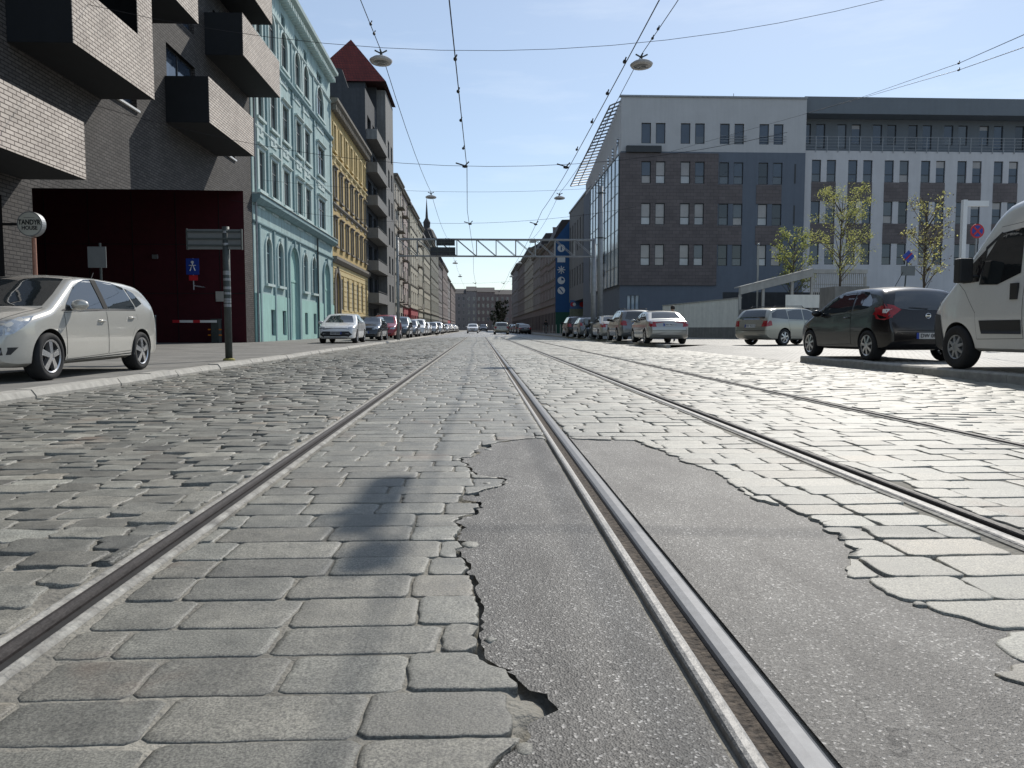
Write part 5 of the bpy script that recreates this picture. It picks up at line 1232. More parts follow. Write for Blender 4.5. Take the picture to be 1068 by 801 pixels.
# ---- three-door black hatch (right)
def corsa(pm, name='hatchback_car'):
    c = Car(dict(name=name, L=3.99, W=1.73, paint=pm, rw=.305, axles=(1.20, -1.30), spk=7, spw=(.02, .03), rimf=.68, tum=.40, tum2=.15, rc=.13, nose=.24, tailr=.14, zmax=.62,
        top=[(-1.995, .55), (-1.98, .72), (-1.94, .92), (-1.82, 1.12), (-1.6, 1.37), (-1.45, 1.44), (-1.0, 1.485), (-.3, 1.495), (.1, 1.47), (.4, 1.39), (.85, 1.12), (1.2, .96), (1.5, .88), (1.75, .78), (1.9, .66), (1.97, .52), (1.995, .42)],
        bot=[(-1.995, .36), (-1.92, .26), (-1.75, .22), (1.75, .19), (1.92, .22), (1.995, .3)],
        belt=[(-2, 1.05), (-1.2, 1.0), (0, .93), (.9, .88), (1.3, .84), (2.1, .7)]))
    g = M['cglass']
    c.patch('windscreen', 'T', [(.38, -.52), (.38, .52), (.8, .62), (1.1, .66), (1.2, 0), (1.1, -.66), (.8, -.62)], g, .004)
    c.patch('rear_window', 'B', [(-.46, 1.36), (.46, 1.36), (.60, 1.12), (.62, 1.03), (.3, .985), (-.3, .985), (-.62, 1.03), (-.60, 1.12)], g, .006, step=.05)
    c.sides('side_window', [(.05, 1.395), (-.5, 1.41), (-.62, .99), (.86, .94), (.45, 1.24)], g)
    c.sides('side_window', [(-.58, 1.405), (-1.05, 1.37), (-1.32, 1.20), (-1.38, 1.10), (-1.2, 1.04), (-.69, 1.0)], g)
    c.door([(.86, .88), (-.64, .95), (-.68, .33), (.84, .27)]); c.handle(-.50, .86)
    c.lr('tail_light', 'B', [(.50, 1.0), (.80, .80), (.86, .84), (.8, 1.12), (.62, 1.08)], M['tail'], .007)
    c.sides('tail_light_wrap', [(-1.93, .84), (-1.60, .92), (-1.52, 1.02), (-1.70, 1.08), (-1.86, 1.07)], M['tail'], .006)
    c.sides('tail_lens', [(-1.86, .93), (-1.76, .94), (-1.76, 1.01), (-1.86, 1.01)], M['plate'], .009)
    c.patch('tailgate_gap', 'B', [(-.62, .60), (.62, .60), (.62, .61), (-.62, .61)], M['gap'], .003)
    c.patch('bumper_gap', 'B', [(-.8, .56), (.8, .56), (.8, .568), (-.8, .568)], M['gap'], .003)
    pt = c.cast('B', 0, .88)[0]; b = MB(); b.lathe([(-.012, .04), (-.018, .048), (-.012, .056)], tuple(pt), 'x', 20); b.box(pt.x - .016, pt.x - .006, -.05, .05, .873, .887); b.build('badge', M['chrome'], c.root)
    c.plate_('B', .50, 'DW 0R01'); c.plate_('F', .45)
    c.patch('rear_wiper', 'B', [(-.02, 1.0), (.35, 1.03), (.35, 1.04), (-.02, 1.015)], M['trim'], .02)
    c.lr('headlight', 'F', [(.45, .66), (.78, .7), (.8, .85), (.6, .78)], M['lamp']); c.sides('headlight_wrap', [(1.9, .62), (1.45, .84), (1.6, .84), (1.88, .72)], M['lamp'])
    c.patch('grille', 'F', [(-.35, .55), (.35, .55), (.4, .66), (-.4, .66)], M['trim'], .007)
    c.mirror(.70, .93, .78, pm)
    b = MB(); b.tube([(-.75, 0, 1.47), (-1.05, 0, 1.78)], .006, 6); b.build('antenna', M['trim'], c.root)
    return c
car2 = corsa(P['black'])
car2.place(7.66 + .86, 15.04 + 1.30, .028, -1.5, 'black three door hatchback with its back to us in front of the white van', 'car', 'cars parked on the right')

# ---- saloon
def saloon(pm, name='saloon_car', wagon=False, suv=False, front='plain'):
    Hh = 1.46 if not suv else 1.63; s_ = Hh / 1.46
    if wagon or suv:
        top = [(-2.25, .60), (-2.23, .80), (-2.17, 1.02), (-2.03, 1.25), (-1.9, 1.39), (-1.6, 1.44), (-.4, 1.475), (.1, 1.46), (.4, 1.39), (.85, 1.15), (1.25, .98), (1.6, .92), (1.95, .83), (2.12, .72), (2.2, .6), (2.25, .45)]
    else:
        top = [(-2.25, .62), (-2.23, .85), (-2.16, .98), (-1.9, 1.02), (-1.65, 1.06), (-1.1, 1.34), (-.8, 1.415), (-.3, 1.45), (.1, 1.43), (.4, 1.36), (.85, 1.13), (1.25, .97), (1.6, .91), (1.95, .82), (2.12, .72), (2.2, .6), (2.25, .45)]
    top = [(a, z * (1 + (s_ - 1) * min(1, max(0, (z - .4))))) for a, z in top]
    c = Car(dict(name=name, L=4.5, W=1.76 if not suv else 1.82, paint=pm, rw=.315 if not suv else .345, axles=(1.33, -1.32), spk=6, spw=(.022, .035), tum=.36, rc=.10, nose=.2, tailr=.12,
        top=top, bot=[(-2.25, .40), (-2.15, .28), (-2, .22 * s_), (2, .2 * s_), (2.15, .22), (2.25, .3)], belt=[(-2.25, .96 * s_), (0, .93 * s_), (.9, .9 * s_), (1.4, .86 * s_), (2.2, .7)]))
    g = M['cglass']; q = lambda z: z * s_
    c.patch('windscreen', 'T', [(.42, -.52), (.42, .52), (.8, .62), (1.15, .68), (1.24, 0), (1.15, -.68), (.8, -.62)], g, .004)
    if wagon or suv:
        c.patch('rear_window', 'B', [(-.5, q(1.34)), (.5, q(1.34)), (.64, q(1.02)), (.4, q(.98)), (-.4, q(.98)), (-.64, q(1.02))], g, .006)
        c.sides('side_window', [(-1.10, q(1.38)), (-1.6, q(1.35)), (-1.9, q(1.22)), (-1.95, q(1.05)), (-1.10, q(1.0))], g)
    else:
        c.patch('rear_window', 'T', [(-.98, -.5), (-.98, .5), (-1.56, .62), (-1.6, 0), (-1.56, -.62)], g, .005)
    c.sides('side_window', [(.12, q(1.37)), (-.15, q(1.385)), (-.2, q(.98)), (.92, q(.95)), (.5, q(1.24))], g)
    c.sides('side_window', [(-.22, q(1.385)), (-.7, q(1.36)), (-1.03, q(1.30 if wagon or suv else 1.26)), (-1.06 if wagon or suv else -1.4, q(1.0 if wagon or suv else 1.03)), (-.27, q(.985))], g)
    c.door([(.95, q(.91)), (-.2, q(.945)), (-.22, .31), (.92, .28)]); c.door([(-.23, q(.945)), (-1.12, q(.95)), (-1.02, .6), (-.98, .34), (-.25, .31)])
    c.lr('tail_light', 'B', [(.55, q(.72)), (.80, q(.72)), (.82, q(.95)), (.6, q(.93))], M['tail'], .006); c.sides('tail_light_wrap', [(-2.2, q(.72)), (-1.98, q(.76)), (-2.0, q(.92)), (-2.18, q(.94))], M['tail'], .005)
    c.patch('bumper_gap', 'B', [(-.82, .56), (.82, .56), (.82, .575), (-.82, .575)], M['gap'], .004)
    c.plate_('B', q(.80) if not wagon else q(.74), 'DW 7K315'); c.plate_('F', .48, 'DW 4N72')
    c.lr('headlight', 'F', [(.5, .66), (.8, .68), (.82, .80), (.55, .76)], M['lamp'], .006); c.sides('headlight_wrap', [(2.15, .64), (1.75, .76), (1.72, .82), (2.1, .76)], M['lamp'], .005)
    if front == 'wide': c.patch('grille', 'F', [(-.55, .28), (.55, .28), (.74, .42), (.6, .56), (-.6, .56), (-.74, .42)], M['trim'], .007); c.patch('grille', 'F', [(-.5, .70), (.5, .70), (.5, .715), (-.5, .715)], M['trim'], .007)
    else: c.patch('grille', 'F', [(-.42, .60), (.42, .60), (.46, .74), (-.46, .74)], M['trim'], .007); c.patch('lower_intake', 'F', [(-.6, .28), (.6, .28), (.6, .4), (-.6, .4)], M['trim'], .007)
    c.mirror(.75, q(.95), .80, pm if not suv else M['trim'])
    if wagon or suv:
        b = MB()
        for sg in (1, -1): b.tube([(-1.6, sg * .55, q(1.445) - .0), (-1.5, sg * .55, q(1.50)), (.0, sg * .55, q(1.52)), (.12, sg * .55, q(1.44))], .015, 6)
        b.build('roof_rail', M['trim'], c.root)
    return c
car3 = saloon(P['silver2']); car3.place(7.98, 34.2, .028, 0.5, 'silver saloon seen from behind, nearest of the row before the office corner', 'car', 'cars parked on the right')
car4 = saloon(P['beige'], 'estate_car', wagon=True); car4.place(0, 0, 0, 0, 'x')
repaint  # noqa
silverw = car4
o = silverw.root; o.location = (12.35, 30.2, .028); o.rotation_euler = (0, 0, math.pi / 2 - R(62)); tag(o, 'pale silver estate car angled behind the black hatchback', 'car', 'cars parked on the right')
car5 = saloon(P['white'], 'saloon_car', front='wide'); car5.place(-6.75, 38.6, -.02, 179, 'white saloon with wide black grille, first of the left row beyond the pavement sign', 'car', 'cars parked on the left')
car6 = saloon(P['grey'], 'crossover_car', suv=True); car6.place(7.95, 40.6, .028, 0, 'dark grey crossover second in the row before the office corner', 'car', 'cars parked on the right')

LG, RG = 'cars parked on the left', 'cars parked on the right'
clone(car3, -6.55, 46.4, -.02, 180, P['dark'], 'dark blue saloon parked just behind the white saloon', 'car', LG)
clone(car6, -6.35, 52.8, -.02, 180, P['red'], 'dark red crossover parked on the left', 'car', LG)
clone(car6, -6.2, 60.0, -.02, 180, P['dark'], 'tall dark crossover parked right behind the red one', 'car', LG)
clone(car1, -6.1, 67.0, -.02, 180, P['grey'], 'grey hatchback between the dark crossover and the white cars', 'car', LG)
clone(car6, -6.0, 75.0, -.02, 180, P['white'], 'tall white crossover on the left, first of the distant cars', 'car', LG)
far_l = [(83, car3, 'white', 'distant white saloon right behind the tall white crossover'), (90.5, car1, 'silver2', 'distant silver hatchback on the left'), (98, car3, 'grey', 'distant grey saloon on the left'), (105, car6, 'white', 'far white crossover on the left, half way along'),
         (113, car1, 'dark', 'far dark hatchback on the left'), (121, car3, 'silver2', 'far silver saloon on the left')]
for y, c, p, lab in far_l: clone(c, -5.95 + .25 * math.sin(y * 3), y + .8 * math.sin(y), -.02, 180, P[p], lab, 'car', LG)
for k in range(8): clone([car1, car3, car6][k % 3], -5.95, 130 + k * 8.5, -.02, 180, P[['white', 'grey', 'silver2', 'dark'][k % 4]], 'tiny car at the far end of the left row', 'car', 'far parked cars left')
clone(car3, 7.95, 47.0, .028, 0, P['silver2'], 'silver saloon third in the row, hidden partly by the crossover', 'car', RG)
clone(car1, 7.9, 56.2, .028, 0, P['grey'], 'grey hatchback parked beyond the motorbike', 'car', RG)
clone(car6, 7.85, 63.0, .028, 0, P['black'], 'black crossover parked farthest of the five on the right row', 'car', RG)
for k in range(5): clone([car3, car6, car1][k % 3], 6.3 - .02 * k, 108 + k * 9, -.10, 0, P[['black', 'dark', 'grey', 'dark', 'black'][k]], 'dark car in the shaded line far down the right side', 'car', 'far dark cars right')
clone(car4, 2.6, 92, 0, 0, P['beige'], 'estate car driving away in the right lane', 'car')
clone(car3, -1.0, 118, 0, 180, P['white'], 'white saloon driving towards us on the left track', 'car')
clone(car6, .9, 170, 0, 180, P['black'], 'distant black crossover on the road near the end of the street', 'car')

# ---- panel van
def make_van():
    pm = P['van']
    c = Car(dict(name='panel_van', L=5.6, W=2.05, paint=pm, rw=.345, axles=(1.95, -1.75), spk=8, spw=(.03, .02), rimf=.56, rimm=M['steel'], tum=.085, tum2=.0, rc=.14, nose=.16, tailr=.03, zmax=.9,
        top=[(-2.8, 2.35), (-2.77, 2.45), (-2.6, 2.52), (-1, 2.54), (.7, 2.53), (1.0, 2.49), (1.2, 2.38), (1.65, 1.90), (2.1, 1.42), (2.3, 1.27), (2.55, 1.12), (2.68, .98), (2.75, .8), (2.8, .5)],
        bot=[(-2.8, .42), (-2.7, .36), (-2.4, .32), (2.4, .28), (2.7, .28), (2.8, .34)],
        belt=[(-2.8, 1.25), (1.3, 1.25), (2.1, 1.2), (2.8, 1.1)]))
    g = M['cglass']
    c.patch('windscreen', 'T', [(1.26, -.66), (1.26, .66), (1.7, .80), (2.08, .84), (2.22, 0), (2.08, -.84), (1.7, -.80)], g, .004)
    c.sides('side_window', [(1.10, 2.03), (.62, 2.06), (.60, 1.42), (1.06, 1.28), (1.42, 1.30), (1.40, 1.66)], g, .006)
    c.sides('quarter_window', [(1.36, 1.85), (1.48, 1.35), (1.86, 1.34), (1.86, 1.50)], g, .006)
    c.sides('window_frame', [(1.08, 2.05), (1.40, 1.86), (1.46, 1.30), (1.415, 1.30), (1.36, 1.82), (1.05, 2.02)], M['trim'], .009)
    c.door([(1.12, 2.12), (.52, 2.14), (.50, .50), (1.48, .48), (1.50, .88), (1.78, 1.22), (1.94, 1.34), (1.72, 1.62), (1.3, 2.0)])
    c.sides('side_window', [(1.10, 2.03), (.62, 2.06), (.60, 1.42), (1.06, 1.28), (1.42, 1.30), (1.40, 1.66)], g, .010)
    c.sides('quarter_window', [(1.36, 1.80), (1.48, 1.35), (1.84, 1.34), (1.84, 1.48)], g, .010)
    c.door([(.44, 2.16), (-1.0, 2.18), (-1.0, .52), (.42, .50)])
    c.sides('rub_strip', [(1.36, .56), (.52, .56), (.52, .76), (1.40, .76)], M['trim'], .013); c.sides('rub_strip', [(.42, .56), (-1.25, .56), (-1.25, .76), (.42, .76)], M['trim'], .013)
    c.sides('front_bumper', [(2.78, .3), (2.34, .3), (2.36, .55), (2.42, .86), (2.72, .9)], M['trim'], .012)
    c.patch('front_bumper', 'F', [(-.85, .30), (.85, .30), (.88, .72), (.5, .8), (-.5, .8), (-.88, .72)], M['trim'], .012)
    c.lr('headlight', 'F', [(.62, .95), (.86, .95), (.84, 1.22), (.7, 1.15)], M['lamp'], .007)
    c.sides('headlight_wrap', [(2.66, .93), (2.46, 1.0), (2.36, 1.2), (2.5, 1.14)], M['lamp'], .006)
    for d, sg in (('L', 1), ('R', -1)):
        pt = c.cast(d, .66, 1.18)[0]; b = MB(); b.box(.60, .74, min(pt.y, pt.y + sg * .035), max(pt.y, pt.y + sg * .035), 1.05, 1.28); o = b.build('door_handle', M['trim'], c.root)
        pt = c.cast(d, 1.55, 1.36)[0]; b = MB(); b.box(1.48, 1.56, min(pt.y, pt.y + sg * .16), max(pt.y, pt.y + sg * .16), 1.40, 1.45)
        b.box(1.44, 1.60, min(pt.y + sg * .12, pt.y + sg * .34), max(pt.y + sg * .12, pt.y + sg * .34), 1.33, 1.70)
        o = b.build('door_mirror', M['trim'], c.root)
        md = o.modifiers.new('bev', 'BEVEL'); md.width = .03; md.segments = 3
    # orange company mark on the cargo side
    for d in 'LR': c.patch('company_mark', d, [(.18, 1.66), (-.36, 1.66), (-.36, 1.90), (.18, 1.90)], mat('van orange', (.62, .36, .03), .4, var=.03), .008)
    pt = c.cast('L', .04, 1.78)[0]; b = MB(); b.lathe([(.012, .03), (.015, .045), (.012, .06)], (.06, pt.y, 1.78), 'y', 16); b.build('mark_ring', M['white'], c.root)
    return c
van = make_van()
van.place(7.62 + 1.0, 11.86 - 1.95 + .1, .028, -1.0, 'white high roof panel van cut off by the right edge', 'van')

# ================================================================== STREET FURNITURE
# back of road sign on left pavement
t = thing('road_sign', 'grey steel post with the back of a wide direction board, stickers on the post', 'sign', (-5.42, 16.9, -.02))
b = MB(); b.tube([(0, 0, 0), (0, 0, 2.86)], .075, 14); b.build('sign_post', M['darksteel'], t, smooth=True)
b = MB(); b.box(-.80, .34, -.05, -.0, 2.38, 2.80); b.build('sign_board', M['signgrey'], t)
b = MB()
for z in (2.44, 2.58, 2.73): b.box(-.79, .33, -.075, -.051, z, z + .035)
b.box(-.81, -.79, -.08, .01, 2.37, 2.81); b.box(.34, .36, -.08, .01, 2.37, 2.81); b.build('sign_rail', M['darksteel'], t)
b = MB()
for z in (2.46, 2.72): b.lathe([(0, .082), (.05, .082)], (0, 0, z), 'z', 14)
b.build('clamp', M['steel'], t)
b = MB(); random.seed(4)
for k in range(7):
    z = random.uniform(1.1, 1.9); b.lathe([(z, .0765), (z + random.uniform(.04, .1), .0765)], (0, 0, 0), 'z', 14)
b.mi = 0; b.build('sticker', M['steel'], t)
b = MB(); b.lathe([(0, .13), (.03, .12), (.05, .09)], (0, 0, 0), 'z', 14); b.build('base_collar', mat('yellowish mastic', (.3, .26, .08), .9), t)
# small sign back in front of the gate
xs_, zs_ = onY(102, 268, 19); t = thing('traffic_sign', 'square grey sign back on thin pole behind the silver hatchback', 'sign', (xs_, 19, -.02))
b = MB(); b.tube([(.06, 0, 0), (.06, 0, zs_ + .35)], .03, 8); b.build('sign_post', M['darksteel'], t); b = MB(); b.box(-.21, .22, -.06, -.035, zs_ - .24, zs_ + .26); b.build('sign_board', M['signgrey'], t)
# blue parking sign in the gateway
xs_, zs_ = onY(201, 278, yB - 1.5); t = thing('parking_sign', 'blue square pedestrian sign with small red plate beneath inside the gateway', 'sign', (xs_, yB - 1.5, zs_))
b = MB(); b.box(-.3, .3, -.03, 0, -.38, .38); b.build('sign_board', M['signblue'], t)
b = MB(); b.tube([(-.12, -.04, -.2), (0, -.04, .12), (.12, -.04, -.2)], .03, 6); b.lathe([(-.045, 0), (-.045, .07), (-.031, .07)], (0, 0, .2), 'y', 12); b.tube([(-.16, -.04, .05), (.16, -.04, .05)], .022, 6); b.build('symbol', M['white'], t)
b = MB(); b.box(-.18, .22, -.03, 0, -.66, -.41); b.build('small_plate', M['signred'], t)
b = MB(); b.tube([(0, .04, -1.1), (0, .04, .4)], .03, 8); b.tube([(0, .05, -.9), (0, 1.5, -.9)], .03, 8); b.build('sign_post', M['steel'], t)
xs_, zs_ = onY(231, 309, yB); t = thing('wall_plate', 'blank white plate fixed to the red gateway wall', 'sign', (xs_, yB - .05, zs_)); b = MB(); b.box(-.26, .26, -.02, .02, -.26, .24); b.build('plate_sheet', M['concrete'], t); b = MB(); b.box(-.24, -.2, -.03, -.021, -.2, -.16); b.box(.2, .24, -.03, -.021, -.2, -.16); b.build('screw', M['steel'], t)
# barrier
yb3 = yB - .8; xs_, zs_ = onY(226, 345, yb3)
t = thing('parking_barrier', 'red and white parking barrier boom with grey housing at the gateway', 'barrier', (xs_, yb3, -.02))
b = MB(); b.box(-.18, .18, -.25, .15, 0, 1.12); b.box(-.2, .2, -.27, .17, 1.121, 1.17); b.build('housing', M['darksteel'], t)
xl_ = onY(183, 332, yb3)[0] - xs_
b = MB(); b.box(xl_, .12, -.36, -.30, .98, 1.10); b.build('boom', M['white'], t)
for k in range(2): b = MB(); a = xl_ + k * .9 * -xl_ * .55; b.box(a, a + .33, -.365, -.295, .975, 1.105); b.build('red_band', M['signred'], t)
for z in (.35, .62): 
    b = MB(); b.box(-.32, -.2, -.3, -.26, z, z + .06); b.box(.2, .32, -.3, -.26, z, z + .06); b.build('reflector', M['amber'], t)
t = thing('bollard', 'thin black bollard standing in the dark gateway', 'bollard', (onY(162, 340, yb3 - 2)[0], yb3 - 2, -.02)); b = MB(); b.tube([(0, 0, 0), (0, 0, 1.25)], .04, 8); b.build('bollard_shaft', M['signgrey'], t); b = MB(); b.lathe([(1.25, .055), (1.3, .05), (1.32, 0)], (0, 0, 0), 'z', 10); b.build('cap', M['steel'], t)

# gantry truss across the street
yG = 48.0; (xl, zt) = onY(414, 249, yG); xr = onY(620, 249, yG)[0]; zb = onY(520, 267, yG)[1]; zt = onY(520, 249.5, yG)[1]
t = thing('gantry', 'steel lattice truss spanning the street on two posts', 'gantry', (0, yG, 0)); print('gantry', xl, xr, zb, zt)
b = MB(); 
for yy in (0, .5):
    b.tube([(xl, yy, zt), (xr, yy, zt)], .04, 6); b.tube([(xl, yy, zb), (xr, yy, zb)], .032, 6)
n_ = 10; st_ = (xr - xl) / n_
for k in range(n_ + 1):
    x = xl + k * st_; b.tube([(x, 0, zb), (x, 0, zt)], .02, 5); b.tube([(x, .5, zb), (x, .5, zt)], .03, 5); b.tube([(x, 0, zt), (x, .5, zt)], .03, 5); b.tube([(x, 0, zb), (x, .5, zb)], .03, 5)
    if k < n_: b.tube([(x, 0, zt), (x + st_, 0, zb)], .02, 5); b.tube([(x, .5, zt), (x + st_, .5, zb)], .02, 5)
b.build('truss', M['steel'], t)
for x in (xl, xr): b = MB(); b.tube([(x, .25, -.02), (x, .25, zt + .1)], [.10, .08] if x < 0 else [.17, .14], 12); b.build('post', M['steel'], t, smooth=True)
for (ua, ub, va, vb) in ((455, 474.5, 250, 256.5), (449, 475, 258, 266.5)):
    xa_, z1_ = onY(ua, va, yG); xb_, z0_ = onY(ub, vb, yG)
    t = thing('gantry_board', 'upper dark board on the truss, shorter of the two' if ua > 450 else 'lower longer dark board on the truss', 'sign', ((xa_ + xb_) / 2, yG - .12, (z0_ + z1_) / 2)); w2_ = (xb_ - xa_) / 2; h2_ = (z1_ - z0_) / 2
    b = MB(); b.box(-w2_, w2_, -.03, 0, -h2_, h2_); b.build('board', M['dgrey'], t); b = MB(); b.box(-w2_, w2_, -.06, -.031, -.03, .03); b.box(-w2_ * .5, -w2_ * .5 + .06, -.07, -.061, -h2_, h2_); b.box(w2_ * .5, w2_ * .5 + .06, -.07, -.061, -h2_, h2_); b.build('board_rail', M['darksteel'], t)
# tall mast beside the right gantry post
xm, zm = onY(627, 195, yG + 1); t = thing('catenary_mast', 'tall tapered steel mast right of the gantry post', 'mast', (xm, yG + 1, .02)); b = MB(); b.tube([(0, 0, 0), (0, 0, zm)], [.19, .12], 12); b.build('mast_shaft', M['steel'], t, smooth=True)
b = MB()
for z in (zm - .4, zm - 3.2): b.tube([(-.3, 0, z), (.3, 0, z)], .03, 6); b.lathe([(z - .05, .15), (z + .05, .15)], (0, 0, 0), 'z', 12)
b.build('clamp', M['darksteel'], t)

# overhead line
def wire_y(x, h, y0, y1, spans, label, sagv=.12, r=.009, name='contact_wire', stag=0.0, cat='wire'):
    pts = []
    ys = [y0] + [s for s in spans if y0 < s < y1] + [y1]
    for i in range(len(ys) - 1):
        for q in range(6):
            f = q / 6; y = ys[i] + (ys[i + 1] - ys[i]) * f; s = stag * ((-1) ** i) * (1 - 2 * f); pts.append((x + s, y, h - sagv * 4 * f * (1 - f)))
    pts.append((x, y1, h)); b = MB(); b.tube(pts, r, 6); t = thing(name, label, cat, (0, 0, 0)); b.build('cable', M['wire'], t); return t
sp1 = [-20, 2, 23.8, 32, 48.2, 66, 84, 102, 125, 150]
tw1 = wire_y(-.42, 5.52, -20, 200, sp1, 'tram contact wire over the left track', .05, .010, stag=.06)
tw2 = wire_y(2.66, 5.52, -20, 200, sp1, 'tram contact wire over the right track', .05, .010, stag=.06)
lw1 = wire_y(-2.55, 7.92, -20, 170, [-.5, 20.8, 41.7, 62.5, 83, 104, 125], 'left cable carrying the street lamps', .28, .010, name='lamp_cable', cat='cable')
lw2 = wire_y(4.32, 7.92, -20, 170, [-.5, 20.8, 41.7, 62.5, 83, 104, 125], 'right cable carrying the street lamps', .28, .010, name='lamp_cable', cat='cable')
def clampm(parent, x, y, z):
    b = MB(); b.lathe([(-.06, 0), (-.05, .024), (-.02, .034), (.02, .034), (.05, .024), (.06, 0)], (x, y, z), 'y', 8); b.tube([(x, y, z), (x + .03, y, z + .08)], .014, 5); b.build('insulator', M['black'], parent)
for y in (14.3, 16.2, 18.4, 21.2): clampm(tw1, -.42, y, 5.52); clampm(tw2, 2.66, y, 5.52)
for x, p in ((-2.55, lw1), (4.32, lw2)):
    for y in (18.9, 19.5): clampm(p, x, y, 7.86)
def span_wire(x0, x1, y, h0, hm, h1, label, xs=(), r=.007):
    t = thing('span_wire', label, 'wire', (0, 0, 0)); b = MB(); pts = []
    for q in range(17): f = q / 16; pts.append((x0 + (x1 - x0) * f, y, (1 - f) ** 2 * h0 + 2 * f * (1 - f) * (2 * hm - (h0 + h1) / 2) + f * f * h1))
    b.tube(pts, r, 5); b.build('cable', M['wire'], t)
    for x in xs: b = MB(); b.tube([(x - .28, y, hm + .08), (x, y, hm), (x + .12, y, hm + .12)], .022, 5); b.lathe([(-.08, .03), (.0, .05), (.08, .03)], (x, y, hm - .02), 'x', 8); b.build('hanger', M['black'], t)
    return t
span_wire(-11.5, 12.5, 20.8, 9.3, 7.96, 9.9, 'cross cable holding the two nearest street lamps')
span_wire(-11.5, 9.5, 23.8, 7.3, 5.6, 6.7, 'cross cable holding both tram wires, first beyond the near lamps', (-.42, 2.66))
span_wire(-11.5, 7.6, 41.7, 8.5, 7.95, 8.3, 'thin cross cable holding the second pair of lamps')
span_wire(-11.5, 7.4, 36.5, 6.6, 5.58, 6.4, 'cross cable over the tram wires just before the truss', (-.42, 2.66))
span_wire(-11.5, 7.4, 84, 6.6, 5.58, 6.4, 'cross cable over the tram wires beyond the truss', (-.42, 2.66))
span_wire(-11.5, 7.4, 102, 6.6, 5.58, 6.4, 'farthest cross cable over the tram wires', (-.42, 2.66))
# two branching wires to the right
def free_wire(pts, label):
    t = thing('branch_wire', label, 'wire', (0, 0, 0)); b = MB(); b.tube(pts, .010, 5); b.build('cable', M['wire'], t)
    clampm(t, *pts[1])
def at(u, v, y): x, z = onY(u, v, y); return (x, y, z)
free_wire([at(1100, 22, 16), at(1000, 66, 25), at(900, 101, 45), at(842, 118, YA - .3)], 'upper of two wires running to the office wing at the right')
free_wire([at(1100, 38, 16), at(1000, 73, 25), at(900, 102, 45), at(700, 158, YA - .3)], 'lower of two wires running to the office corner at the right')
def lamp_at(x, y, z, label, group='suspended street lamps', proto=[]):
    if proto:
        o = copy_tree(proto[0]); o.location = (x, y, z); tag(o, label, 'street lamp', group); return o
    t = thing('street_lamp', label, 'street lamp', (x, y, z), 0, group)
    b = MB(); n = 20; rings = [(-.10, .0), (-.11, .9), (-.06, 1.0), (.0, .72), (.035, .35), (.045, 0)]; vs = []
    for (h, s) in rings:
        for k in range(n): a = 2 * math.pi * k / n; vs.append((.30 * s * math.cos(a) if s else 0, .36 * s * math.sin(a) if s else 0, h))
    b.add(vs, [(i * n + k, i * n + (k + 1) % n, (i + 1) * n + (k + 1) % n, (i + 1) * n + k) for i in range(len(rings) - 1) for k in range(n)]); b.build('lamp_shade', M['A_light'], t, smooth=True)
    b = MB(); b.lathe([(-.112, 0), (-.135, .12), (-.112, .2)], (0, 0, 0), 'z', 14); b.build('lamp_glass', M['g_mid'], t)
    b = MB(); b.tube([(0, 0, .04), (0, 0, .17)], .03, 6); b.tube([(-.16, 0, .2), (0, 0, .12), (.16, 0, .2)], .022, 5); b.tube([(0, -.15, .17), (0, .15, .17)], .022, 5); b.build('hanger', M['darksteel'], t)
    proto.append(t); return t
zl3 = 7.72
lamp_at(-2.55, 20.8, zl3, 'nearest left street lamp hanging on a cable'); lamp_at(4.32, 20.8, zl3, 'nearest right street lamp hanging on a cable')
lamp_at(-2.55, 41.7, zl3, 'second street lamp of the left cable'); lamp_at(4.32, 41.7, zl3, 'second street lamp of the right cable')
for k, y in enumerate((62.5, 83, 104)): lamp_at(-2.55, y, zl3, ['third', 'fourth', 'fifth'][k] + ' street lamp of the left cable'); lamp_at(4.32, y, zl3, ['third', 'fourth', 'fifth'][k] + ' street lamp of the right cable')
# unseen lamp overhead, added and shaped for the shadow between the near rails
sx, sy_ = -.40, 2.93; HL = 6.3; dd = HL / math.tan(SUN_EL)
ox, oy = sx + dd * math.sin(SUN_AZ), sy_ + dd * math.cos(SUN_AZ); print('overhead lamp', ox, oy)
t = thing('unseen_shadow_lamp', 'unseen narrow box lamp above the view, shaped to cast the shadow between the near rails', 'street lamp', (ox, oy, HL))
b = MB(); b.prism([(-.08, -.06), (.08, -.06), (.05, .08), (-.05, .08)], 'y', -.42, .42); b.build('lamp_housing', M['A_light'], t); b = MB(); b.tube([(0, 0, .08), (0, 0, .26)], .03, 6); b.tube([(0, -.9, -.25), (0, -.42, 0)], .03, 6); b.lathe([(-1.02, 0), (-.98, .08), (-.80, .08), (-.76, 0)], (0, 0, -.15), 'y', 8); b.build('hanger', M['darksteel'], t)  # knob on the hanger is added for the second, smaller shadow
span_wire(-11.5, 12.5, oy, 7.6, HL + .26, 8.0, 'cross cable overhead just above the view')

# signs and posts on the right
xs_, zs_ = onY(1019, 241, 24); t = thing('no_stopping_sign', 'round blue no stopping sign with red cross above the van bonnet', 'sign', (xs_, 24, zs_))
b = MB(); b.lathe([(-.02, 0), (-.02, .225), (.0, .225)], (0, 0, 0), 'y', 28); b.build('sign_rim', M['signred'], t)
b = MB(); b.lathe([(-.026, 0), (-.026, .175), (-.021, .175)], (0, 0, 0), 'y', 28); b.build('sign_face', M['signblue'], t)
b = MB()
for s_ in (1, -1): q = .12; b.prism([(-q - .02, s_ * -q + .02 * s_), (-q + .02, s_ * (-q - .02)), (q + .02, s_ * (q - .02)), (q - .02, s_ * (q + .02))], 'y', -.034 - .002 * s_, -.0265)
b.build('cross', M['signred'], t); b = MB(); b.tube([(0, .03, -zs_ + .03), (0, .03, .22)], .03, 8); b.build('sign_post', M['steel'], t)
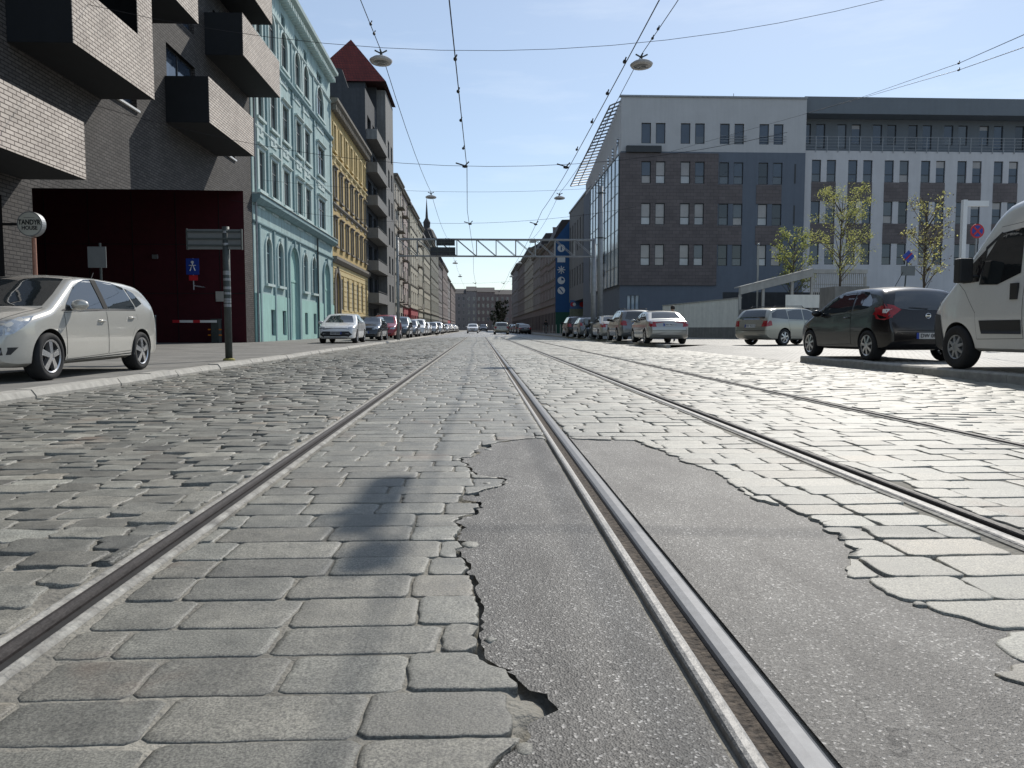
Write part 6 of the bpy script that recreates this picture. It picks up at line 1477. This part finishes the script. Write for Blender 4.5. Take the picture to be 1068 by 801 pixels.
xs_, zs_ = onY(947, 268, 34); t = thing('traffic_sign', 'small blue and red sign with grey plate below on a leaning post', 'sign', (xs_, 34, .02))
b = MB(); b.tube([(-.25, 0, 0), (0, 0, zs_ + .25)], .03, 8); b.build('sign_post', M['darksteel'], t); b = MB(); b.lathe([(-.04, 0), (-.04, .28), (-.02, .28)], (0, 0, zs_), 'y', 4); b.build('sign_board', M['signblue'], t)
b = MB(); b.tube([(-.15, -.05, zs_ - .15), (.15, -.05, zs_ + .15)], .03, 5); b.build('red_bar', M['signred'], t); b = MB(); b.box(-.32, .32, -.05, -.03, zs_ - .85, zs_ - .42); b.build('grey_plate', M['signgrey'], t)
xa_, z1_ = onY(1006, 209, 36); xb_ = onY(1022, 209, 36)[0]; t = thing('portal_post', 'white angled steel post behind the no stopping sign', 'post', (xa_, 36, .02)); b = MB(); b.box(-.1, .1, -.1, .1, 0, z1_); b.build('upright', M['white'], t); b = MB(); b.box(.101, xb_ - xa_ + .4, -.08, .08, z1_ - .3, z1_ - .04); b.build('arm', M['white'], t)
xa_, z1_ = onY(791, 256, 52); t = thing('lamp_post', 'slim pale post beside the ramp pavilion', 'post', (xa_, 52, .02)); b = MB(); b.tube([(0, 0, 0), (0, 0, z1_)], .06, 8); b.build('post_shaft', M['concrete'], t); b = MB(); b.lathe([(z1_, .1), (z1_ + .12, .08), (z1_ + .14, 0)], (0, 0, 0), 'z', 10); b.build('cap', M['steel'], t)

# ---- young trees
leafm = []
for k, c in enumerate([(.34, .34, .14), (.24, .27, .11), (.40, .39, .20), (.15, .17, .08)]):
    m = mat('young leaf', c, .6, var=.2, scale=5); bs = m.node_tree.nodes['Principled BSDF']; 
    tn_ = m.node_tree; tr = tn_.nodes.new('ShaderNodeBsdfTranslucent'); tr.inputs['Color'].default_value = (min(1, c[0] * 1.5), min(1, c[1] * 1.5), c[2], 1); ms_ = tn_.nodes.new('ShaderNodeMixShader'); ms_.inputs[0].default_value = .5
    tn_.links.new(bs.outputs[0], ms_.inputs[1]); tn_.links.new(tr.outputs[0], ms_.inputs[2]); tn_.links.new(ms_.outputs[0], tn_.nodes['Material Output'].inputs['Surface']); leafm.append(m)
def tree(x, y, z0, H, crown_r, label, nleaf, name='street_tree', seed=1, mats=None, leaf=.045, zc=.42):
    random.seed(seed); t = thing(name, label, 'tree', (x, y, z0), 0, 'young trees by the office')
    b = MB(); pts = [(0, 0, 0), (.03, .02, H * .3), (-.03, .03, H * .6), (.02, 0, H * .97)]; b.tube(pts, [.09, .07, .045, .012], 8)
    tips = []
    for k in range(38):
        f = random.uniform(zc - .08, .9); a = random.uniform(0, 6.283); r = crown_r * (1 - abs(f - .62) * 1.3) * random.uniform(.6, 1.1); zs = H * f
        e = (r * math.cos(a), r * math.sin(a), zs + H * random.uniform(.10, .22)); m = (e[0] * .5, e[1] * .5, (zs + e[2]) / 2 + .02)
        b.tube([(0, 0, zs), m, e], [.024, .015, .005], 5); tips.append((Vector((0, 0, zs)), Vector(m), Vector(e)))
        for q in range(5):
            f2 = random.uniform(.4, .95); p = Vector(m).lerp(Vector(e), f2); e2 = p + Vector((random.gauss(0, .3), random.gauss(0, .3), random.uniform(.1, .45))); b.tube([p, e2], [.008, .003], 4); tips.append((p, (p + e2) / 2, e2))
    b.build('trunk', M['bark'], t)
    vs = []; fs = []; mi = []
    for k in range(nleaf):
        a, m, e = random.choice(tips); f = random.random() ** .7; p = (a.lerp(m, f * 2) if f < .5 else m.lerp(e, f * 2 - 1)) if random.random() < .8 else e
        if p.z < H * zc: continue
        p = p + Vector((random.gauss(0, .09), random.gauss(0, .09), random.gauss(0, .09)))
        n = Vector((random.gauss(0, 1), random.gauss(0, 1), random.gauss(0, 1) + .4)).normalized(); u = n.orthogonal().normalized(); v = n.cross(u); s = leaf * random.uniform(.6, 1.4)
        o = len(vs); vs += [p - u * s, p + v * s * .6, p + u * s, p - v * s * .6]; fs.append((o, o + 1, o + 2, o + 3)); mi.append(random.choice((0, 0, 0, 1, 1, 2, 3)))
    me = bpy.data.meshes.new('crown'); me.from_pydata(vs, [], fs)
    for m in mats or leafm: me.materials.append(m)
    me.polygons.foreach_set('material_index', mi); me.update(); o = bpy.data.objects.new('crown', me); col.objects.link(o); o.parent = t
    return t
def tree_px(u, vt, y, z0, cr, *a, **k):
    x, z = onY(u, vt, y); tree(x, y, z0, z - z0, cr, *a, **k)
tree_px(879, 200, 40, .02, 2.0, 'largest young tree with yellow green leaves above the black hatchback', 5200, seed=5, leaf=.036)
tree_px(967, 212, 42, .02, 1.35, 'sparse reddish budding tree between the sign plate and the van', 1700, seed=8, mats=[leafm[2], mat('bud', (.28, .2, .1), .7), leafm[0], M['bark']], leaf=.055)
tree_px(829, 246, 51, .02, 1.5, 'small green young tree behind the ramp pavilion', 2600, seed=9, mats=[leafm[1], leafm[3], leafm[0], leafm[3]], leaf=.065)
t = thing('planter', 'raised rusty planter around the foot of the largest young tree', 'planter', (onY(879, 343, 40)[0], 40, .02)); b = MB()
zt_ = onY(879, 300, 40)[1]; b.box(-.9, .9, -.9, -.8, 0, zt_); b.box(-.9, .9, .8, .9, 0, zt_); b.box(-.9, -.8, -.8, .8, 0, zt_); b.box(.8, .9, -.8, .8, 0, zt_); b.build('box_wall', M['plinth'], t); b = MB(); b.box(-.8, .8, -.8, .8, .1, zt_ - .08); b.build('soil', M['bark'], t)

# distant street trees by the closing row
random.seed(31)
for k, (x, y) in enumerate([(7.2, 250), (8.2, 300), (6.8, 330)]):
    tree(x, y, -.02, 9.5 - k, 2.8, ['dark leafy tree, nearest of the far trees on the right', 'dark leafy tree, middle of the far trees on the right', 'dark leafy tree, farthest on the right'][k], 3000, seed=40 + k, mats=[mat('dark far leaf', (.03, .038, .02), .8, var=.2)] * 4, leaf=.22, zc=.25)

# ---- people
def person(x, y, z, heading, label, shirt, trousers, stride=.0, hair=(.03, .02, .015), h=1.72, scale=1.0):
    t = thing('person', label, 'person', (x, y, z), -R(heading))
    s = h / 1.75
    J = dict(pel=(0, 0, .95), sp=(0, .01, 1.15), ch=(0, .0, 1.36), nk=(0, .0, 1.50), hd=(0, .02, 1.60), ht=(0, .03, 1.70),
             shl=(-.18, 0, 1.42), ell=(-.23, .02 + stride * .2, 1.14), wrl=(-.23, .1 + stride * .3, .90), hnl=(-.23, .13 + stride * .3, .80), shr=(.18, 0, 1.42), elr=(.23, .02 - stride * .2, 1.14), wrr=(.23, .1 - stride * .2, .90), hnr=(.23, .12 - stride * .2, .80),
             hpl=(-.09, 0, .90), knl=(-.10, .03 - stride * .35, .50), anl=(-.10, -stride * .7 - .0, .09), tol=(-.11, .14 - stride * .7, .04), hpr=(.09, 0, .90), knr=(.10, .03 + stride * .4, .50), anr=(.10, stride * .65, .09), tor=(.11, .14 + stride * .65, .04))
    Rr = dict(pel=.14, sp=.125, ch=.15, nk=.055, hd=.085, ht=.08, shl=.07, ell=.043, wrl=.032, hnl=.03, shr=.07, elr=.043, wrr=.032, hnr=.03, hpl=.095, knl=.06, anl=.045, tol=.035, hpr=.095, knr=.06, anr=.045, tor=.035)
    E_ = [('pel', 'sp'), ('sp', 'ch'), ('ch', 'nk'), ('nk', 'hd'), ('hd', 'ht'), ('ch', 'shl'), ('shl', 'ell'), ('ell', 'wrl'), ('wrl', 'hnl'), ('ch', 'shr'), ('shr', 'elr'), ('elr', 'wrr'), ('wrr', 'hnr'), ('pel', 'hpl'), ('hpl', 'knl'), ('knl', 'anl'), ('anl', 'tol'), ('pel', 'hpr'), ('hpr', 'knr'), ('knr', 'anr'), ('anr', 'tor')]
    ks = list(J); me = bpy.data.meshes.new('body'); me.from_pydata([Vector(J[k]) * s for k in ks], [(ks.index(a), ks.index(b_)) for a, b_ in E_], [])
    o = bpy.data.objects.new('body', me); col.objects.link(o); md = o.modifiers.new('s', 'SKIN'); 
    for i, k in enumerate(ks): me.skin_vertices[0].data[i].radius = (Rr[k] * s, Rr[k] * s * (.8 if k in ('pel', 'sp', 'ch') else 1)); me.skin_vertices[0].data[i].use_root = (k == 'pel')
    o.modifiers.new('u', 'SUBSURF').levels = 2
    me2 = bpy.data.meshes.new_from_object(o.evaluated_get(bpy.context.evaluated_depsgraph_get())); o.modifiers.clear(); o.data = me2; me2.name = 'body'
    sk = mat('skin', (.45, .28, .2), .6, var=.05); me2.materials.clear()
    for m in (mat('shirt', shirt, .9, var=.1), mat('trousers', trousers, .9, var=.1), sk, mat('shoe', (.03, .03, .03), .6, var=0)): me2.materials.append(m)
    for p in me2.polygons:
        c = p.center / s; p.use_smooth = True
        p.material_index = 2 if c.z > 1.50 or (abs(c.x) > .17 and c.z < .90 and c.z > .7) else 0 if c.z > .97 or abs(c.x) > .185 and c.z > .85 else 3 if c.z < .1 else 1
    o.parent = t
    b = MB(); b.lathe([(0, 0), (.0, .0)], (0, 0, 0), 'z', 3); b = MB(); 
    b.lathe([(1.60, .1), (1.66, .108), (1.72, .1), (1.77, .06), (1.79, 0)], (0, 0, 0), 'z', 14); b.v = [(p[0] * s, (p[1] - .01) * s, p[2] * s) for p in b.v]; b.build('hair', mat('hair', hair, .7, var=.1), t, smooth=True)
    return t
person(9.25, 36.6, .028, 0, 'person in a pinkish top standing beyond the nearest silver saloon', (.45, .25, .25), (.05, .06, .09))
person(8.6, 74, .028, 180, 'pedestrian in dark coat walking near the blue banner', (.04, .04, .05), (.03, .03, .04), .35)
person(9.6, 82, .028, 0, 'pedestrian in grey jacket by the hoarding', (.12, .12, .13), (.03, .03, .05), .3)
person(8.3, 96, .028, 0, 'pedestrian in black far along the right pavement', (.02, .02, .02), (.02, .02, .03), .3)

# ---- motorbike on the right between cars
t = thing('motorbike', 'dark motorbike parked between the silver saloon and grey hatchback', 'motorbike', (7.3, 51.6, .028), R(8))
for y in (-.7, .7):
    b = MB(); b.lathe([(-.05, .20), (-.06, .27), (-.03, .31), (.03, .31), (.06, .27), (.05, .20)], (0, y, .31), 'x', 24); b.build('tyre', M['tyre'], t, smooth=True)
    b = MB(); b.lathe([(-.04, .2), (-.02, .17), (.02, .17), (.04, .2)], (0, y, .31), 'x', 24)
    for k in range(6): a = k * math.pi / 3; b.tube([(0, y, .31), (0, y + .18 * math.cos(a), .31 + .18 * math.sin(a))], .015, 4)
    b.build('rim', M['rim'], t)
b = MB(); b.tube([(0, .7, .31), (0, .42, 1.0)], .035, 8); b.tube([(0, -.7, .31), (0, -.1, .45), (0, .35, .75), (0, -.4, .75), (0, -.7, .31)], .035, 8); b.build('frame', M['darksteel'], t)
b = MB(); b.lathe([(-.16, 0), (-.15, .1), (0, .15), (.15, .1), (.16, 0)], (0, .2, .85), 'x', 12); b.box(-.13, .13, -.05, .3, .3, .62); b.build('tank_and_engine', P['dark'], t, smooth=False)
b = MB(); b.prism([(-.75, .88), (-.05, .78), (-.05, .86), (-.5, .92), (-.75, .98)], 'x', -.12, .12); b.build('seat', M['trim'], t)
b = MB(); b.tube([(-.36, .3, 1.08), (-.1, .42, 1.0), (.1, .42, 1.0), (.36, .3, 1.08)], .018, 6); b.tube([(-.3, .33, 1.06), (-.38, .38, 1.22)], .01, 5); b.tube([(.3, .33, 1.06), (.38, .38, 1.22)], .01, 5); b.build('handlebar', M['trim'], t)
b = MB(); b.prism([(.35, .95), (.52, .9), (.5, 1.1), (.38, 1.35), (.36, 1.1)], 'x', -.13, .13); b.build('windshield', M['cglass'], t)
b = MB(); b.box(-.16, .16, -.95, -.6, .92, 1.22); b.build('top_box', M['trim'], t)

# ---- white railing posts near the banner
for k in range(7):
    if k == 0:
        proto = thing('railing_post', 'thin pale post of the kerbside row below the blue banner', 'bollard', (7.9, 62, .028), 0, 'kerbside posts'); b = MB(); b.tube([(0, 0, 0), (0, 0, 1.0)], .035, 8); b.build('post_shaft', M['concrete'], proto); b = MB(); b.lathe([(1.0, .05), (1.05, .045), (1.07, 0)], (0, 0, 0), 'z', 8); b.build('cap', M['steel'], proto); proto.location = (7.8, 70, .028)
    else: o = copy_tree(proto); o.location = (7.8, 70 + 4 * k, .028)
for o in scene.objects:
    if '_door' in o: del o['_door']
print('objects', len(scene.objects), 'setts verts', len(Vn))
